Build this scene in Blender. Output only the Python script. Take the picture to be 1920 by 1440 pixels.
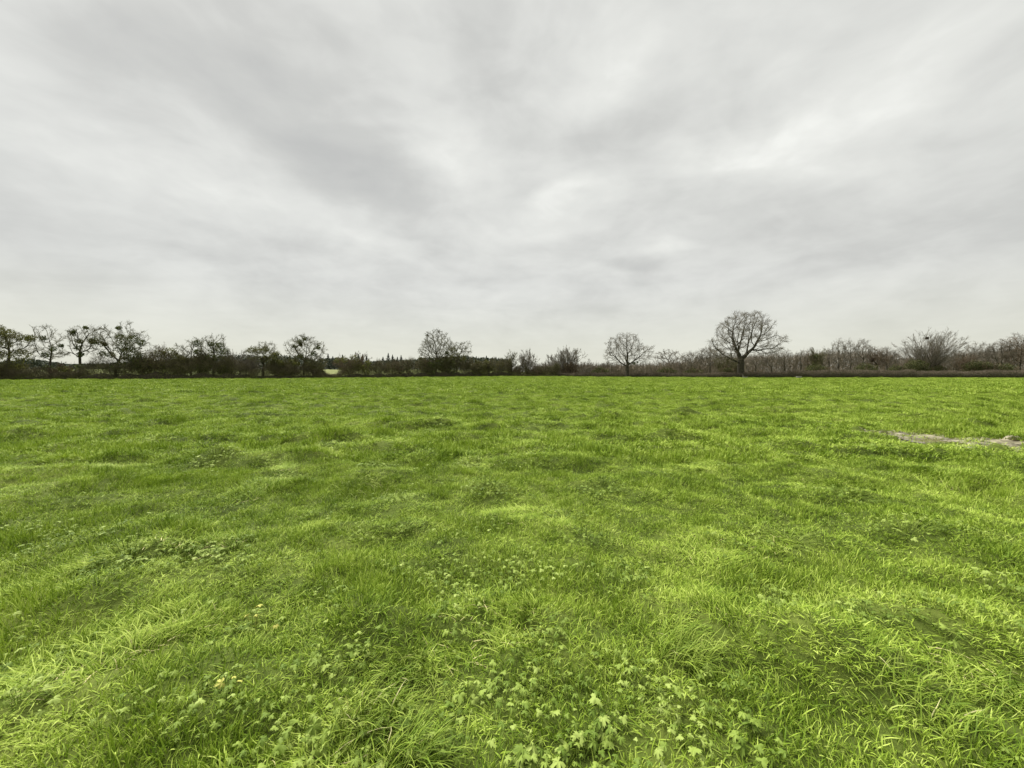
import bpy, math, random
import numpy as np
from mathutils import Vector, Matrix, Euler

random.seed(7)
rng = np.random.default_rng(7)
for o in list(bpy.data.objects):
    bpy.data.objects.remove(o)
S = bpy.context.scene
C = S.collection

# ------------------------------------------------------------------ camera
FPX, CX, CY, VH, CAMH = 721.0, 960.0, 720.0, 697.0, 1.5
PITCH = math.atan((CY - VH) / FPX)
cam_data = bpy.data.cameras.new('camera')
cam = bpy.data.objects.new('camera', cam_data)
C.objects.link(cam)
cam_data.sensor_width = 36.0
cam_data.lens = 36.0 * FPX / 1920.0
cam_data.clip_start = 0.05
cam_data.clip_end = 9000
cam.location = (0, 0, CAMH)
cam.rotation_euler = (math.pi / 2 - PITCH, 0, 0)
S.camera = cam


def ray(u, v):
    x, y, z = (u - CX) / FPX, 1.0, (CY - v) / FPX
    c, s = math.cos(PITCH), math.sin(PITCH)
    d = np.array([x, y * c + z * s, -y * s + z * c])
    return d


def ground_at(u, v):
    d = ray(u, v)
    t = -CAMH / d[2]
    return d[0] * t, d[1] * t


def at_depth(u, v, Y):
    d = ray(u, v)
    t = Y / d[1]
    return d[0] * t, Y, CAMH + d[2] * t


# ------------------------------------------------------------------ exposure
S.view_settings.view_transform = 'Standard'
S.view_settings.look = 'None'
S.view_settings.gamma = 1.0
S.view_settings.use_curve_mapping = False
S.view_settings.exposure = 2.3
S.render.engine = 'CYCLES'
S.cycles.max_bounces = 6
S.cycles.transparent_max_bounces = 4

# ------------------------------------------------------------------ sun
SUN_EL, SUN_AZ = math.radians(56), math.radians(-50)    # azimuth from +Y towards +X
sun_data = bpy.data.lights.new('sun', 'SUN')
sun_data.energy = 1.5
sun_data.angle = math.radians(50)
sun_data.color = (1.0, 0.965, 0.90)
sun = bpy.data.objects.new('sun', sun_data)
C.objects.link(sun)
sd = Vector((math.sin(SUN_AZ) * math.cos(SUN_EL), math.cos(SUN_AZ) * math.cos(SUN_EL), math.sin(SUN_EL)))
sun.rotation_euler = sd.to_track_quat('Z', 'Y').to_euler()
sun.location = (0, 0, 50)

# ------------------------------------------------------------------ world: overcast cloud layer under a Nishita sky
W = bpy.data.worlds.new('World')
S.world = W
W.use_nodes = True
nt = W.node_tree
nt.nodes.clear()


class NB:
    """small node builder"""
    def __init__(self, nt):
        self.nt = nt

    def n(self, t, **kw):
        nd = self.nt.nodes.new(t)
        for k, v in kw.items():
            if k.startswith('i_'):
                nd.inputs[k[2:].replace('_', ' ')].default_value = v
            else:
                setattr(nd, k, v)
        return nd

    def l(self, a, b):
        self.nt.links.new(a, b)

    def math(self, op, a, b=None, c=None, clamp=False):
        nd = self.n('ShaderNodeMath', operation=op, use_clamp=clamp)
        for i, x in enumerate((a, b, c)):
            if x is None:
                continue
            if isinstance(x, (int, float)):
                nd.inputs[i].default_value = x
            else:
                self.l(x, nd.inputs[i])
        return nd.outputs[0]

    def vmath(self, op, a, b=None, scale=None):
        nd = self.n('ShaderNodeVectorMath', operation=op)
        for i, x in enumerate((a, b)):
            if x is None:
                continue
            if isinstance(x, (tuple, list)):
                nd.inputs[i].default_value = x
            else:
                self.l(x, nd.inputs[i])
        if scale is not None:
            if isinstance(scale, (int, float)):
                nd.inputs['Scale'].default_value = scale
            else:
                self.l(scale, nd.inputs['Scale'])
        return nd

    def noise(self, vec, scale, detail=3, rough=0.5, dist=0.0, dim='3D'):
        nd = self.n('ShaderNodeTexNoise', noise_dimensions=dim)
        nd.inputs['Scale'].default_value = scale
        nd.inputs['Detail'].default_value = detail
        nd.inputs['Roughness'].default_value = rough
        nd.inputs['Distortion'].default_value = dist
        if vec is not None:
            self.l(vec, nd.inputs['Vector'])
        return nd

    def ramp(self, fac, stops, interp='LINEAR'):
        nd = self.n('ShaderNodeValToRGB')
        cr = nd.color_ramp
        cr.interpolation = interp
        while len(cr.elements) < len(stops):
            cr.elements.new(0.5)
        for e, (p, c) in zip(cr.elements, stops):
            e.position = p
            e.color = (*c, 1) if len(c) == 3 else c
        self.l(fac, nd.inputs[0])
        return nd.outputs[0]

    def mix(self, fac, a, b, mode='MIX'):
        nd = self.n('ShaderNodeMix', data_type='RGBA', blend_type=mode)
        for s, x in ((nd.inputs[0], fac), (nd.inputs[6], a), (nd.inputs[7], b)):
            if isinstance(x, (int, float)):
                s.default_value = x
            elif isinstance(x, (tuple, list)):
                s.default_value = (*x, 1) if len(x) == 3 else x
            else:
                self.l(x, s)
        return nd.outputs[2]


b = NB(nt)
tc = b.n('ShaderNodeTexCoord').outputs['Generated']
sep = b.n('ShaderNodeSeparateXYZ')
b.l(tc, sep.inputs[0])
DV = b.vmath('MULTIPLY', tc, (1.0, 1.0, 2.1)).outputs[0]
zc = b.math('MAXIMUM', sep.outputs[2], 0.0)
inv = b.math('DIVIDE', 1.0, b.math('ADD', zc, 0.16))
comb = b.n('ShaderNodeCombineXYZ')
b.l(b.math('MULTIPLY', sep.outputs[0], inv), comb.inputs[0])
b.l(b.math('MULTIPLY', sep.outputs[1], inv), comb.inputs[1])
P = comb.outputs[0]


def skyp(u, v):
    d = ray(u, v)
    d = d / np.linalg.norm(d)
    k = 1.0 / (max(d[2], 0) + 0.16)
    return d[0] * k, d[1] * k


warp = b.noise(P, 0.9, 4, 0.55)
wv = b.vmath('SUBTRACT', warp.outputs['Color'], (0.5, 0.5, 0.5)).outputs[0]
wv = b.vmath('SCALE', wv, scale=1.0).outputs[0]
PW = b.vmath('ADD', P, wv).outputs[0]
n1 = b.noise(PW, 0.75, 5, 0.5).outputs[0]
n2 = b.noise(PW, 2.4, 5, 0.55).outputs[0]
n3 = b.noise(PW, 6.0, 5, 0.6).outputs[0]
val = b.math('ADD', b.math('MULTIPLY', b.math('SUBTRACT', n1, 0.5), 0.30),
             b.math('MULTIPLY', b.math('SUBTRACT', n2, 0.5), 0.20))
val = b.math('ADD', val, b.math('MULTIPLY', b.math('SUBTRACT', n3, 0.5), 0.12))
n4 = b.noise(DV, 3.6, 4, 0.52, 0.6).outputs[0]
n5 = b.noise(DV, 10.0, 4, 0.55, 0.4).outputs[0]
val = b.math('ADD', val, b.math('MULTIPLY', b.math('SUBTRACT', n4, 0.5), 0.65))
val = b.math('ADD', val, b.math('MULTIPLY', b.math('SUBTRACT', n5, 0.5), 0.30))
# streaks and thin spots of the cloud layer: two points (start, end), width, amount
STREAKS = [
    ((300, 20), (780, 420), 0.26, -0.28),
    ((480, 120), (640, 260), 0.3, -0.06),
    ((60, 230), (520, 400), 0.26, 0.13),
    ((620, 440), (740, 470), 0.10, 0.14),
    ((640, 10), (900, 330), 0.16, 0.22),
    ((1180, 30), (1150, 120), 0.14, 0.22),
    ((1050, 400), (1130, 360), 0.11, 0.25),
    ((1000, 440), (1080, 430), 0.12, 0.14),
    ((1330, 270), (1420, 300), 0.14, 0.18),
    ((1190, 470), (1260, 465), 0.08, 0.16),
    ((1130, 495), (1230, 500), 0.10, -0.20),
    ((1380, 440), (1800, 470), 0.42, -0.13),
    ((1860, 60), (1500, 290), 0.2, 0.20),
    ((1060, 250), (1320, 210), 0.16, -0.17),
    ((1850, 330), (1900, 420), 0.3, -0.08),
    ((1000, 120), (960, 220), 0.2, -0.06),
    ((820, 480), (960, 530), 0.2, -0.12),
    ((1000, 580), (1080, 590), 0.5, -0.12),
    ((60, 60), (150, 140), 0.3, -0.08),
    ((330, 470), (400, 480), 0.16, -0.10),
    ((20, 520), (160, 520), 0.3, -0.08),
    ((560, 470), (640, 480), 0.16, -0.12),
]
for (a0, a1, wd, amt) in STREAKS:
    p0 = np.array(skyp(*a0)); p1 = np.array(skyp(*a1))
    mid = (p0 + p1) / 2
    dd = p1 - p0
    ln = np.linalg.norm(dd)
    ang = math.atan2(dd[1], dd[0])
    sub = b.vmath('SUBTRACT', PW, (float(mid[0]), float(mid[1]), 0)).outputs[0]
    vr = b.n('ShaderNodeVectorRotate', rotation_type='Z_AXIS')
    b.l(sub, vr.inputs['Vector'])
    vr.inputs['Angle'].default_value = -ang
    sc = b.vmath('MULTIPLY', vr.outputs[0], (1.0 / (ln / 2 + wd), 1.0 / wd, 0)).outputs[0]
    le = b.vmath('LENGTH', sc)
    mr = b.n('ShaderNodeMapRange', interpolation_type='SMOOTHERSTEP')
    mr.inputs['From Min'].default_value = 0.0
    mr.inputs['From Max'].default_value = 1.5
    mr.inputs['To Min'].default_value = amt
    mr.inputs['To Max'].default_value = 0.0
    b.l(le.outputs['Value'], mr.inputs['Value'])
    val = b.math('ADD', val, mr.outputs[0])
val = b.math('ADD', b.math('MULTIPLY', val, 1.3), 0.53, clamp=True)
cloud = b.ramp(val, [(0.0, (0.109, 0.1095, 0.1055)), (0.3, (0.1245, 0.125, 0.119)),
                     (0.55, (0.145, 0.1458, 0.1385)), (0.8, (0.163, 0.164, 0.155)), (1.0, (0.186, 0.187, 0.177))])
# towards the horizon the layer is seen through more air: flatter and warmer
hz = b.n('ShaderNodeMapRange', interpolation_type='SMOOTHSTEP')
hz.inputs['From Min'].default_value = 0.0
hz.inputs['From Max'].default_value = 0.22
hz.inputs['To Min'].default_value = 0.62
hz.inputs['To Max'].default_value = 0.0
b.l(zc, hz.inputs['Value'])
cloud = b.mix(hz.outputs[0], cloud, (0.153, 0.153, 0.126))
sky = b.n('ShaderNodeTexSky', sky_type='NISHITA', sun_disc=False)
sky.sun_elevation = SUN_EL
sky.sun_rotation = SUN_AZ
skyc = b.mix(1.0, sky.outputs[0], (0.06, 0.06, 0.06), 'MULTIPLY')
allsky = b.mix(0.98, skyc, cloud)
bg = b.n('ShaderNodeBackground')
bg.inputs['Strength'].default_value = 1.0
b.l(allsky, bg.inputs[0])
wo = b.n('ShaderNodeOutputWorld')
b.l(bg.outputs[0], wo.inputs[0])

# ------------------------------------------------------------------ helpers
def tag(o, label=None, cat=None, group=None, kind=None):
    if label: o['label'] = label
    if cat: o['category'] = cat
    if group: o['group'] = group
    if kind: o['kind'] = kind
    return o


def link(o, parent=None):
    C.objects.link(o)
    if parent is not None:
        o.parent = parent
    return o


def mesh_np(name, V, F, mat=None, smooth=False, attrs=None):
    """V (n,3), F (m,k) uniform polygon size or list of such arrays"""
    me = bpy.data.meshes.new(name)
    Fs = F if isinstance(F, list) else [F]
    Fs = [f for f in Fs if len(f)]
    V = np.asarray(V, dtype=np.float32)
    me.vertices.add(len(V))
    me.vertices.foreach_set('co', V.ravel())
    nl = sum(f.size for f in Fs)
    npoly = sum(len(f) for f in Fs)
    me.loops.add(nl)
    me.loops.foreach_set('vertex_index', np.concatenate([f.ravel() for f in Fs]).astype(np.int32))
    me.polygons.add(npoly)
    tot = np.concatenate([np.full(len(f), f.shape[1], dtype=np.int32) for f in Fs])
    st = np.concatenate([[0], np.cumsum(tot)[:-1]]).astype(np.int32)
    me.polygons.foreach_set('loop_start', st)
    me.polygons.foreach_set('loop_total', tot)
    if smooth:
        me.polygons.foreach_set('use_smooth', np.ones(npoly, dtype=bool))
    me.update(calc_edges=True)
    if attrs:
        for k, a in attrs.items():
            at = me.attributes.new(k, 'FLOAT', 'POINT')
            at.data.foreach_set('value', np.asarray(a, dtype=np.float32))
    if mat:
        me.materials.append(mat)
    return me


_perm = rng.permutation(512)
_perm = np.concatenate([_perm, _perm])
_gr = rng.uniform(0, 2 * np.pi, 1024)
_gx, _gy = np.cos(_gr), np.sin(_gr)


def perlin(x, y):
    xi = np.floor(x).astype(int); yi = np.floor(y).astype(int)
    xf = x - xi; yf = y - yi
    u = xf * xf * xf * (xf * (xf * 6 - 15) + 10)
    v = yf * yf * yf * (yf * (yf * 6 - 15) + 10)

    def g(ix, iy, dx, dy):
        h = _perm[(_perm[ix & 511] + iy) & 511]
        return _gx[h] * dx + _gy[h] * dy
    a = g(xi, yi, xf, yf); bb = g(xi + 1, yi, xf - 1, yf)
    c = g(xi, yi + 1, xf, yf - 1); d = g(xi + 1, yi + 1, xf - 1, yf - 1)
    return ((a + u * (bb - a)) + v * ((c + u * (d - c)) - (a + u * (bb - a)))) * 1.4


def sstep(x, a, c):
    t = np.clip((x - a) / (c - a), 0, 1)
    return t * t * (3 - 2 * t)


# field boundary: pixel column and depth of the hedge feet
BU = [-700, 0, 480, 720, 860, 960, 1060, 1178, 1390, 1900, 2700]
BY = [52, 68, 78, 92, 108, 120, 112, 100, 91, 86, 82]
BX = [(u - CX) / FPX * y for u, y in zip(BU, BY)]


def hedge_depth(u):
    return float(np.interp(u, BU, BY))


def outside(x, y):
    """signed amount beyond the hedge line, metres of depth"""
    return y - np.interp(x, BX, BY)


MOUNDS = []     # x, y, radius x, radius y, height
for (u, v, rx, ry, h) in [
    (760, 1165, .30, .16, .09), (660, 1150, .25, .2, .05), (1330, 1165, .35, .3, .10), (1480, 1190, .3, .3, .08),
    (915, 915, .45, .3, .13), (1120, 905, .5, .35, .13), (690, 895, .5, .4, .14), (980, 845, .5, .3, .13),
    (1100, 848, .4, .3, .12), (1255, 832, .6, .4, .16), (1010, 806, .9, .4, .15), (1460, 772, .9, .5, .2),
    (1070, 783, .6, .4, .15), (1140, 790, .6, .4, .15), (1240, 780, 1., .5, .17), (1290, 1000, .5, .4, .1),
    (200, 905, .6, .4, .12), (110, 935, .5, .4, .12), (500, 870, .5, .4, .1), (420, 865, .5, .4, .13),
    (1640, 1250, .4, .3, .12), (1760, 1180, .4, .3, .12), (620, 850, .5, .4, .12), (1590, 930, .5, .3, .12),
    (1660, 850, .5, .3, .13), (240, 1050, .4, .3, .12), (100, 1130, .4, .3, .10), (1520, 1215, .35, .3, .1),
    (1130, 763, .9, .5, .16), (820, 805, .8, .4, .14), (480, 760, 1.2, .7, .2), (250, 790, 1., .6, .18),
    (1800, 900, .6, .4, .12), (1740, 1010, .5, .4, .13), (1450, 820, .7, .4, .12), (300, 1010, .5, .3, .10),
]:
    x, y = ground_at(u, v)
    MOUNDS.append((x, y, rx, ry, h))

MUDC = np.array([9.75, 8.0])
MUDV = MUDC / np.linalg.norm(MUDC)


def mud_mask(x, y):
    dx = x - MUDC[0]; dy = y - MUDC[1]
    a = -0.95
    p = dx * math.cos(a) + dy * math.sin(a)
    q = -dx * math.sin(a) + dy * math.cos(a)
    e = (p / 1.75) ** 2 + (q / 0.85) ** 2
    e = e + 0.95 * perlin(x * 1.6, y * 2.6) + 0.55 * perlin(x * 4.3, y * 5.3 + 9)
    return 1 - sstep(e, 0.65, 1.15)


def ground_z(x, y):
    x = np.asarray(x, float); y = np.asarray(y, float)
    r = np.hypot(x, y)
    z = 0.07 * perlin(x * 0.16 + 3, y * 0.16 + 8) + 0.055 * perlin(x * 0.45, y * 0.5 + 40)
    near = 1 - sstep(r, 60, 110)
    z += 0.05 * perlin(x * 1.3 + 9, y * 1.5 + 4) * (0.4 + 0.6 * near)
    t = perlin(x * 2.6 + 21, y * 2.9 + 2)
    z += 0.028 * t * near
    hk = np.maximum(perlin(x * 0.85 + 31, y * 1.05 + 12) - 0.12, 0)
    z += 0.29 * hk * sstep(r, 3, 9)
    hk = np.maximum(perlin(x * 2.0 + 61, y * 2.3 + 12) - 0.15, 0)
    z += 0.17 * hk * (0.4 + 0.6 * sstep(r, 4, 12))
    z += 0.012 * perlin(x * 7 + 1, y * 7) * (1 - sstep(r, 12, 25))
    # flat patch where the photographer stands
    z *= sstep(r, 0.3, 2.2) * 0.6 + 0.4
    for (mx, my, rx, ry, h) in MOUNDS:
        e = ((x - mx) / rx) ** 2 + ((y - my) / ry) ** 2
        z += 0.8 * h * np.exp(-e * 1.2)
    # shallow drain at the right with a low bank beyond it
    ax, ay, bx, by = 13.4, 10.3, 66.0, 47.0
    L = math.hypot(bx - ax, by - ay)
    dx, dy = (bx - ax) / L, (by - ay) / L
    s = (x - ax) * dx + (y - ay) * dy
    w = (x - ax) * dy - (y - ay) * dx + 0.4 * perlin(x * 0.5, y * 0.5)
    on = sstep(s, -2.5, 1.0) * (1 - sstep(s, 40, 65))
    z += on * (-0.42 * np.exp(-(w / 0.9) ** 2) + 0.30 * np.exp(-((w - 1.8) / 1.2) ** 2))
    m = mud_mask(x, y)
    z = z * (1 - 0.75 * m) - 0.02 * m
    al = (x - MUDC[0]) * MUDV[0] + (y - MUDC[1]) * MUDV[1]; ac = (x - MUDC[0]) * MUDV[1] - (y - MUDC[1]) * MUDV[0]
    fr = np.exp(-(ac / 2.0) ** 2 - ((al + 1.1) / 0.9) ** 2)
    z -= 0.10 * fr
    z += 0.13 * np.exp(-(ac / 1.6) ** 2 - ((al - 1.35) / 0.4) ** 2)
    o = outside(x, y)
    z += np.clip(o - 12, 0, 115) * 0.022 * sstep(-x, -25, 10) + np.clip(o - 40, 0, 400) * 0.001
    return z


# ------------------------------------------------------------------ materials
def new_mat(name):
    m = bpy.data.materials.new(name)
    m.use_nodes = True
    m.node_tree.nodes.clear()
    return m, NB(m.node_tree)


def blade_material(name, dark, mid, light, straw, transl=0.32, patch=0.35, rough=0.5, spec=0.25):
    m, q = new_mat(name)
    geo = q.n('ShaderNodeNewGeometry')
    oi = q.n('ShaderNodeObjectInfo')
    at = q.n('ShaderNodeAttribute', attribute_name='tint')
    pn = q.noise(geo.outputs['Position'], patch, 4, 0.6).outputs[0]
    pn2 = q.noise(geo.outputs['Position'], 2.2, 3, 0.6).outputs[0]
    f = q.math('ADD', q.math('MULTIPLY', pn, 0.55), q.math('MULTIPLY', pn2, 0.70))
    f = q.math('SUBTRACT', f, 0.025)
    f = q.math('ADD', f, q.math('MULTIPLY', q.math('SUBTRACT', oi.outputs['Random'], 0.5), 0.22))
    f = q.math('ADD', f, q.math('MULTIPLY', q.math('SUBTRACT', at.outputs['Fac'], 0.5), 0.48))
    col = q.ramp(f, [(0.38, dark), (0.62, mid), (0.88, light)])
    st = q.math('GREATER_THAN', at.outputs['Fac'], 0.984)
    col = q.mix(q.math('MULTIPLY', st, 0.8), col, straw)
    d = q.n('ShaderNodeBsdfPrincipled')
    q.l(col, d.inputs['Base Color'])
    d.inputs['Roughness'].default_value = rough
    d.inputs['Specular IOR Level'].default_value = spec
    t = q.n('ShaderNodeBsdfTranslucent')
    q.l(q.mix(1.0, col, (1.0, 1.0, 0.55), 'MULTIPLY'), t.inputs[0])
    mx = q.n('ShaderNodeMixShader')
    mx.inputs[0].default_value = transl
    q.l(d.outputs[0], mx.inputs[1]); q.l(t.outputs[0], mx.inputs[2])
    out = q.n('ShaderNodeOutputMaterial')
    q.l(mx.outputs[0], out.inputs[0])
    return m


M_GRASS = blade_material('meadow grass', (0.110, 0.180, 0.018), (0.262, 0.365, 0.042), (0.42, 0.515, 0.11), (0.55, 0.48, 0.25), transl=0.08, spec=0.06)
M_TUSSOCK = blade_material('tussock grass', (0.11, 0.175, 0.020), (0.235, 0.32, 0.045), (0.40, 0.475, 0.12), (0.6, 0.54, 0.3), patch=3, transl=0.08, spec=0.08)
M_LEAF = blade_material('buttercup leaf', (0.11, 0.17, 0.022), (0.215, 0.29, 0.05), (0.31, 0.385, 0.10), (0.52, 0.50, 0.12), transl=0.08, patch=2.0, rough=0.6, spec=0.15)


def simple_noise_mat(name, c0, c1, scale=3, rough=0.9, transl=0.0, random_amt=0.5, bump=0):
    m, q = new_mat(name)
    geo = q.n('ShaderNodeNewGeometry')
    f = q.noise(geo.outputs['Position'], scale, 3, 0.6).outputs[0]
    at = q.n('ShaderNodeAttribute', attribute_name='tint')
    f = q.math('ADD', f, q.math('MULTIPLY', q.math('SUBTRACT', at.outputs['Fac'], 0.5), random_amt))
    col = q.ramp(f, [(0.3, c0), (0.72, c1)])
    d = q.n('ShaderNodeBsdfPrincipled')
    q.l(col, d.inputs['Base Color'])
    d.inputs['Roughness'].default_value = rough
    d.inputs['Specular IOR Level'].default_value = 0.2
    if bump:
        bp = q.n('ShaderNodeBump')
        bp.inputs['Strength'].default_value = bump
        bp.inputs['Distance'].default_value = 0.03
        q.l(q.noise(geo.outputs['Position'], scale * 6, 4, 0.7).outputs[0], bp.inputs['Height'])
        q.l(bp.outputs[0], d.inputs['Normal'])
    res = d.outputs[0]
    if transl:
        t = q.n('ShaderNodeBsdfTranslucent')
        q.l(col, t.inputs[0])
        mx = q.n('ShaderNodeMixShader')
        mx.inputs[0].default_value = transl
        q.l(res, mx.inputs[1]); q.l(t.outputs[0], mx.inputs[2])
        res = mx.outputs[0]
    out = q.n('ShaderNodeOutputMaterial')
    q.l(res, out.inputs[0])
    return m


M_BARK = simple_noise_mat('bark', (0.035, 0.031, 0.022), (0.085, 0.075, 0.052), 2.5, bump=0.6)
M_TWIG = simple_noise_mat('grey twigs', (0.10, 0.088, 0.066), (0.215, 0.19, 0.147), 0.6)
M_TWIG_B = simple_noise_mat('brown twigs', (0.085, 0.064, 0.042), (0.17, 0.13, 0.085), 0.6)
M_TWIG_O = simple_noise_mat('lichened twigs', (0.07, 0.066, 0.032), (0.155, 0.145, 0.072), 0.6)
M_BIRCH = simple_noise_mat('pale bark', (0.22, 0.20, 0.16), (0.42, 0.38, 0.32), 3)
M_IVY = simple_noise_mat('ivy', (0.032, 0.045, 0.012), (0.135, 0.16, 0.036), 1.4, rough=0.5, transl=0.12)
M_OLIVE = simple_noise_mat('olive leaves', (0.06, 0.068, 0.016), (0.20, 0.20, 0.048), 1.2, rough=0.7, transl=0.2)
M_CONIF = simple_noise_mat('conifer needles', (0.035, 0.045, 0.030), (0.075, 0.088, 0.058), 0.4)
M_DARK = simple_noise_mat('holly leaves', (0.010, 0.016, 0.010), (0.028, 0.036, 0.018), 1.4, rough=0.5)
M_HTWIG = simple_noise_mat('flailed hedge twigs', (0.085, 0.068, 0.047), (0.22, 0.185, 0.135), 1.2)
M_HLEAF = simple_noise_mat('hedge leaves', (0.042, 0.05, 0.018), (0.115, 0.12, 0.045), 1.0, transl=0.15)
M_OTWIG = simple_noise_mat('tangled stems', (0.06, 0.052, 0.03), (0.17, 0.15, 0.085), 0.5)
M_OLEAF = simple_noise_mat('overgrown hedge leaves', (0.045, 0.055, 0.016), (0.22, 0.23, 0.065), 0.5, transl=0.15)
M_BELT = simple_noise_mat('belt twigs', (0.10, 0.085, 0.062), (0.20, 0.168, 0.125), 0.12)
M_CORE = simple_noise_mat('hedge interior', (0.06, 0.052, 0.032), (0.15, 0.135, 0.085), 4, bump=1.0)
M_FARWOOD = simple_noise_mat('far twigs', (0.10, 0.09, 0.072), (0.17, 0.152, 0.12), 0.15)
M_PLASTIC = simple_noise_mat('pale weathered plastic', (0.28, 0.27, 0.22), (0.45, 0.43, 0.36), 3, rough=0.5)
M_NEST = simple_noise_mat('nest sticks', (0.02, 0.016, 0.012), (0.05, 0.04, 0.03), 6)

# ground
M_GROUND, q = new_mat('meadow ground')
geo = q.n('ShaderNodeNewGeometry')
pos = geo.outputs['Position']
a = q.noise(pos, 0.35, 4, 0.6).outputs[0]
c2 = q.noise(pos, 2.2, 4, 0.65).outputs[0]
c3 = q.noise(pos, 14, 4, 0.7).outputs[0]
f = q.math('ADD', q.math('ADD', q.math('MULTIPLY', a, 0.75), q.math('MULTIPLY', c2, 0.4)),
           q.math('MULTIPLY', q.math('SUBTRACT', c3, 0.5), 0.3))
gcol = q.ramp(f, [(0.36, (0.035, 0.05, 0.010)), (0.58, (0.08, 0.11, 0.018)), (0.80, (0.15, 0.18, 0.035))])
at = q.n('ShaderNodeAttribute', attribute_name='farfield')
fcol = q.ramp(q.noise(pos, 0.02, 3, 0.5).outputs[0], [(0.35, (0.09, 0.12, 0.03)), (0.65, (0.16, 0.17, 0.062))])
gcol = q.mix(at.outputs['Fac'], gcol, fcol)
am = q.n('ShaderNodeAttribute', attribute_name='mud')
gcol = q.mix(am.outputs['Fac'], gcol, (0.075, 0.055, 0.035))
ps = q.n('ShaderNodeBsdfPrincipled')
ps.inputs['Roughness'].default_value = 0.9
ps.inputs['Specular IOR Level'].default_value = 0.1
q.l(gcol, ps.inputs['Base Color'])
bp = q.n('ShaderNodeBump')
bp.inputs['Strength'].default_value = 0.8
bp.inputs['Distance'].default_value = 0.05
q.l(q.noise(pos, 9, 5, 0.7).outputs[0], bp.inputs['Height'])
q.l(bp.outputs[0], ps.inputs['Normal'])
out = q.n('ShaderNodeOutputMaterial')
q.l(ps.outputs[0], out.inputs[0])

# mud
M_MUD, q = new_mat('wet trodden mud')
geo = q.n('ShaderNodeNewGeometry')
pos = geo.outputs['Position']
f = q.noise(pos, 5, 5, 0.65).outputs[0]
col = q.ramp(f, [(0.36, (0.06, 0.052, 0.026)), (0.5, (0.17, 0.155, 0.09)), (0.64, (0.33, 0.30, 0.20))])
ps = q.n('ShaderNodeBsdfPrincipled')
q.l(col, ps.inputs['Base Color'])
q.l(q.ramp(q.noise(pos, 3, 3, 0.5).outputs[0], [(0.4, (0.25,) * 3), (0.6, (0.75,) * 3)]), ps.inputs['Roughness'])
bp = q.n('ShaderNodeBump'); bp.inputs['Strength'].default_value = 0.7; bp.inputs['Distance'].default_value = 0.03
q.l(q.noise(pos, 16, 4, 0.6).outputs[0], bp.inputs['Height']); q.l(bp.outputs[0], ps.inputs['Normal'])
out = q.n('ShaderNodeOutputMaterial'); q.l(ps.outputs[0], out.inputs[0])

M_WATER, q = new_mat('muddy water')
ps = q.n('ShaderNodeBsdfPrincipled')
ps.inputs['Base Color'].default_value = (0.14, 0.11, 0.075, 1)
ps.inputs['Roughness'].default_value = 0.06
ps.inputs['IOR'].default_value = 1.33
out = q.n('ShaderNodeOutputMaterial'); q.l(ps.outputs[0], out.inputs[0])

# ------------------------------------------------------------------ ground mesh (polar sheet round the viewpoint, out to the horizon)
rr = np.concatenate([np.geomspace(0.35, 150, 560), np.geomspace(156, 6000, 50)])
th = np.concatenate([np.radians(np.linspace(-64, 64, 620)), np.radians(np.linspace(68, 292, 56))])
R, T = np.meshgrid(rr, th, indexing='ij')
GX = R * np.sin(T); GY = R * np.cos(T)
GZ = ground_z(GX.ravel(), GY.ravel())
V = np.stack([GX.ravel(), GY.ravel(), GZ], 1)
nr, nth = R.shape
i = np.arange(nr - 1)[:, None]; j = np.arange(nth)[None, :]
j2 = (j + 1) % nth
F = np.stack([i * nth + j, (i + 1) * nth + j, (i + 1) * nth + j2, i * nth + j2], -1).reshape(-1, 4)
F = F[:, ::-1]
V = np.vstack([V, [[0, 0, float(V[:nth, 2].mean())]]])
cen = len(V) - 1
jj = np.arange(nth)
F3 = np.stack([np.full(nth, cen), (jj + 1) % nth, jj], 1)
ff = np.concatenate([sstep(outside(GX.ravel(), GY.ravel()), 4, 8), [0]])
mm = np.concatenate([mud_mask(GX.ravel(), GY.ravel()), [0]])
me = mesh_np('ground', V, [F, F3], M_GROUND, True, {'farfield': ff, 'mud': mm})
tag(link(bpy.data.objects.new('ground', me)), kind='structure')

# mud patch and puddles
gx = np.linspace(MUDC[0] - 2.6, MUDC[0] + 2.6, 150); gy = np.linspace(MUDC[1] - 2.6, MUDC[1] + 2.6, 150)
X, Y = np.meshgrid(gx, gy, indexing='ij')
x, y = X.ravel(), Y.ravel()
mk = mud_mask(x, y)
z = ground_z(x, y) + 0.004 + mk * (0.022 + 0.028 * perlin(x * 4.5, y * 6) + 0.02 * perlin(x * 13, y * 13)) - (1 - sstep(mk, 0.02, 0.3)) * 0.06
n0, n1_ = X.shape
ii = np.arange(n0 - 1)[:, None]; jj = np.arange(n1_ - 1)[None, :]
F = np.stack([ii * n1_ + jj, (ii + 1) * n1_ + jj, (ii + 1) * n1_ + jj + 1, ii * n1_ + jj + 1], -1).reshape(-1, 4)
F = F[(mk[F] > 0.02).any(1)]
me = mesh_np('mud', np.stack([x, y, z], 1), F, M_MUD, True)
tag(link(bpy.data.objects.new('mud', me)), kind='structure')
lvl = float(np.percentile(z[mk > 0.7], 42))
F = F[(mk[F] > 0.45).all(1)]
me = mesh_np('puddle', np.stack([x, y, np.full_like(x, lvl)], 1), F, M_WATER, False)
tag(link(bpy.data.objects.new('puddle', me)), kind='structure')

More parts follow.
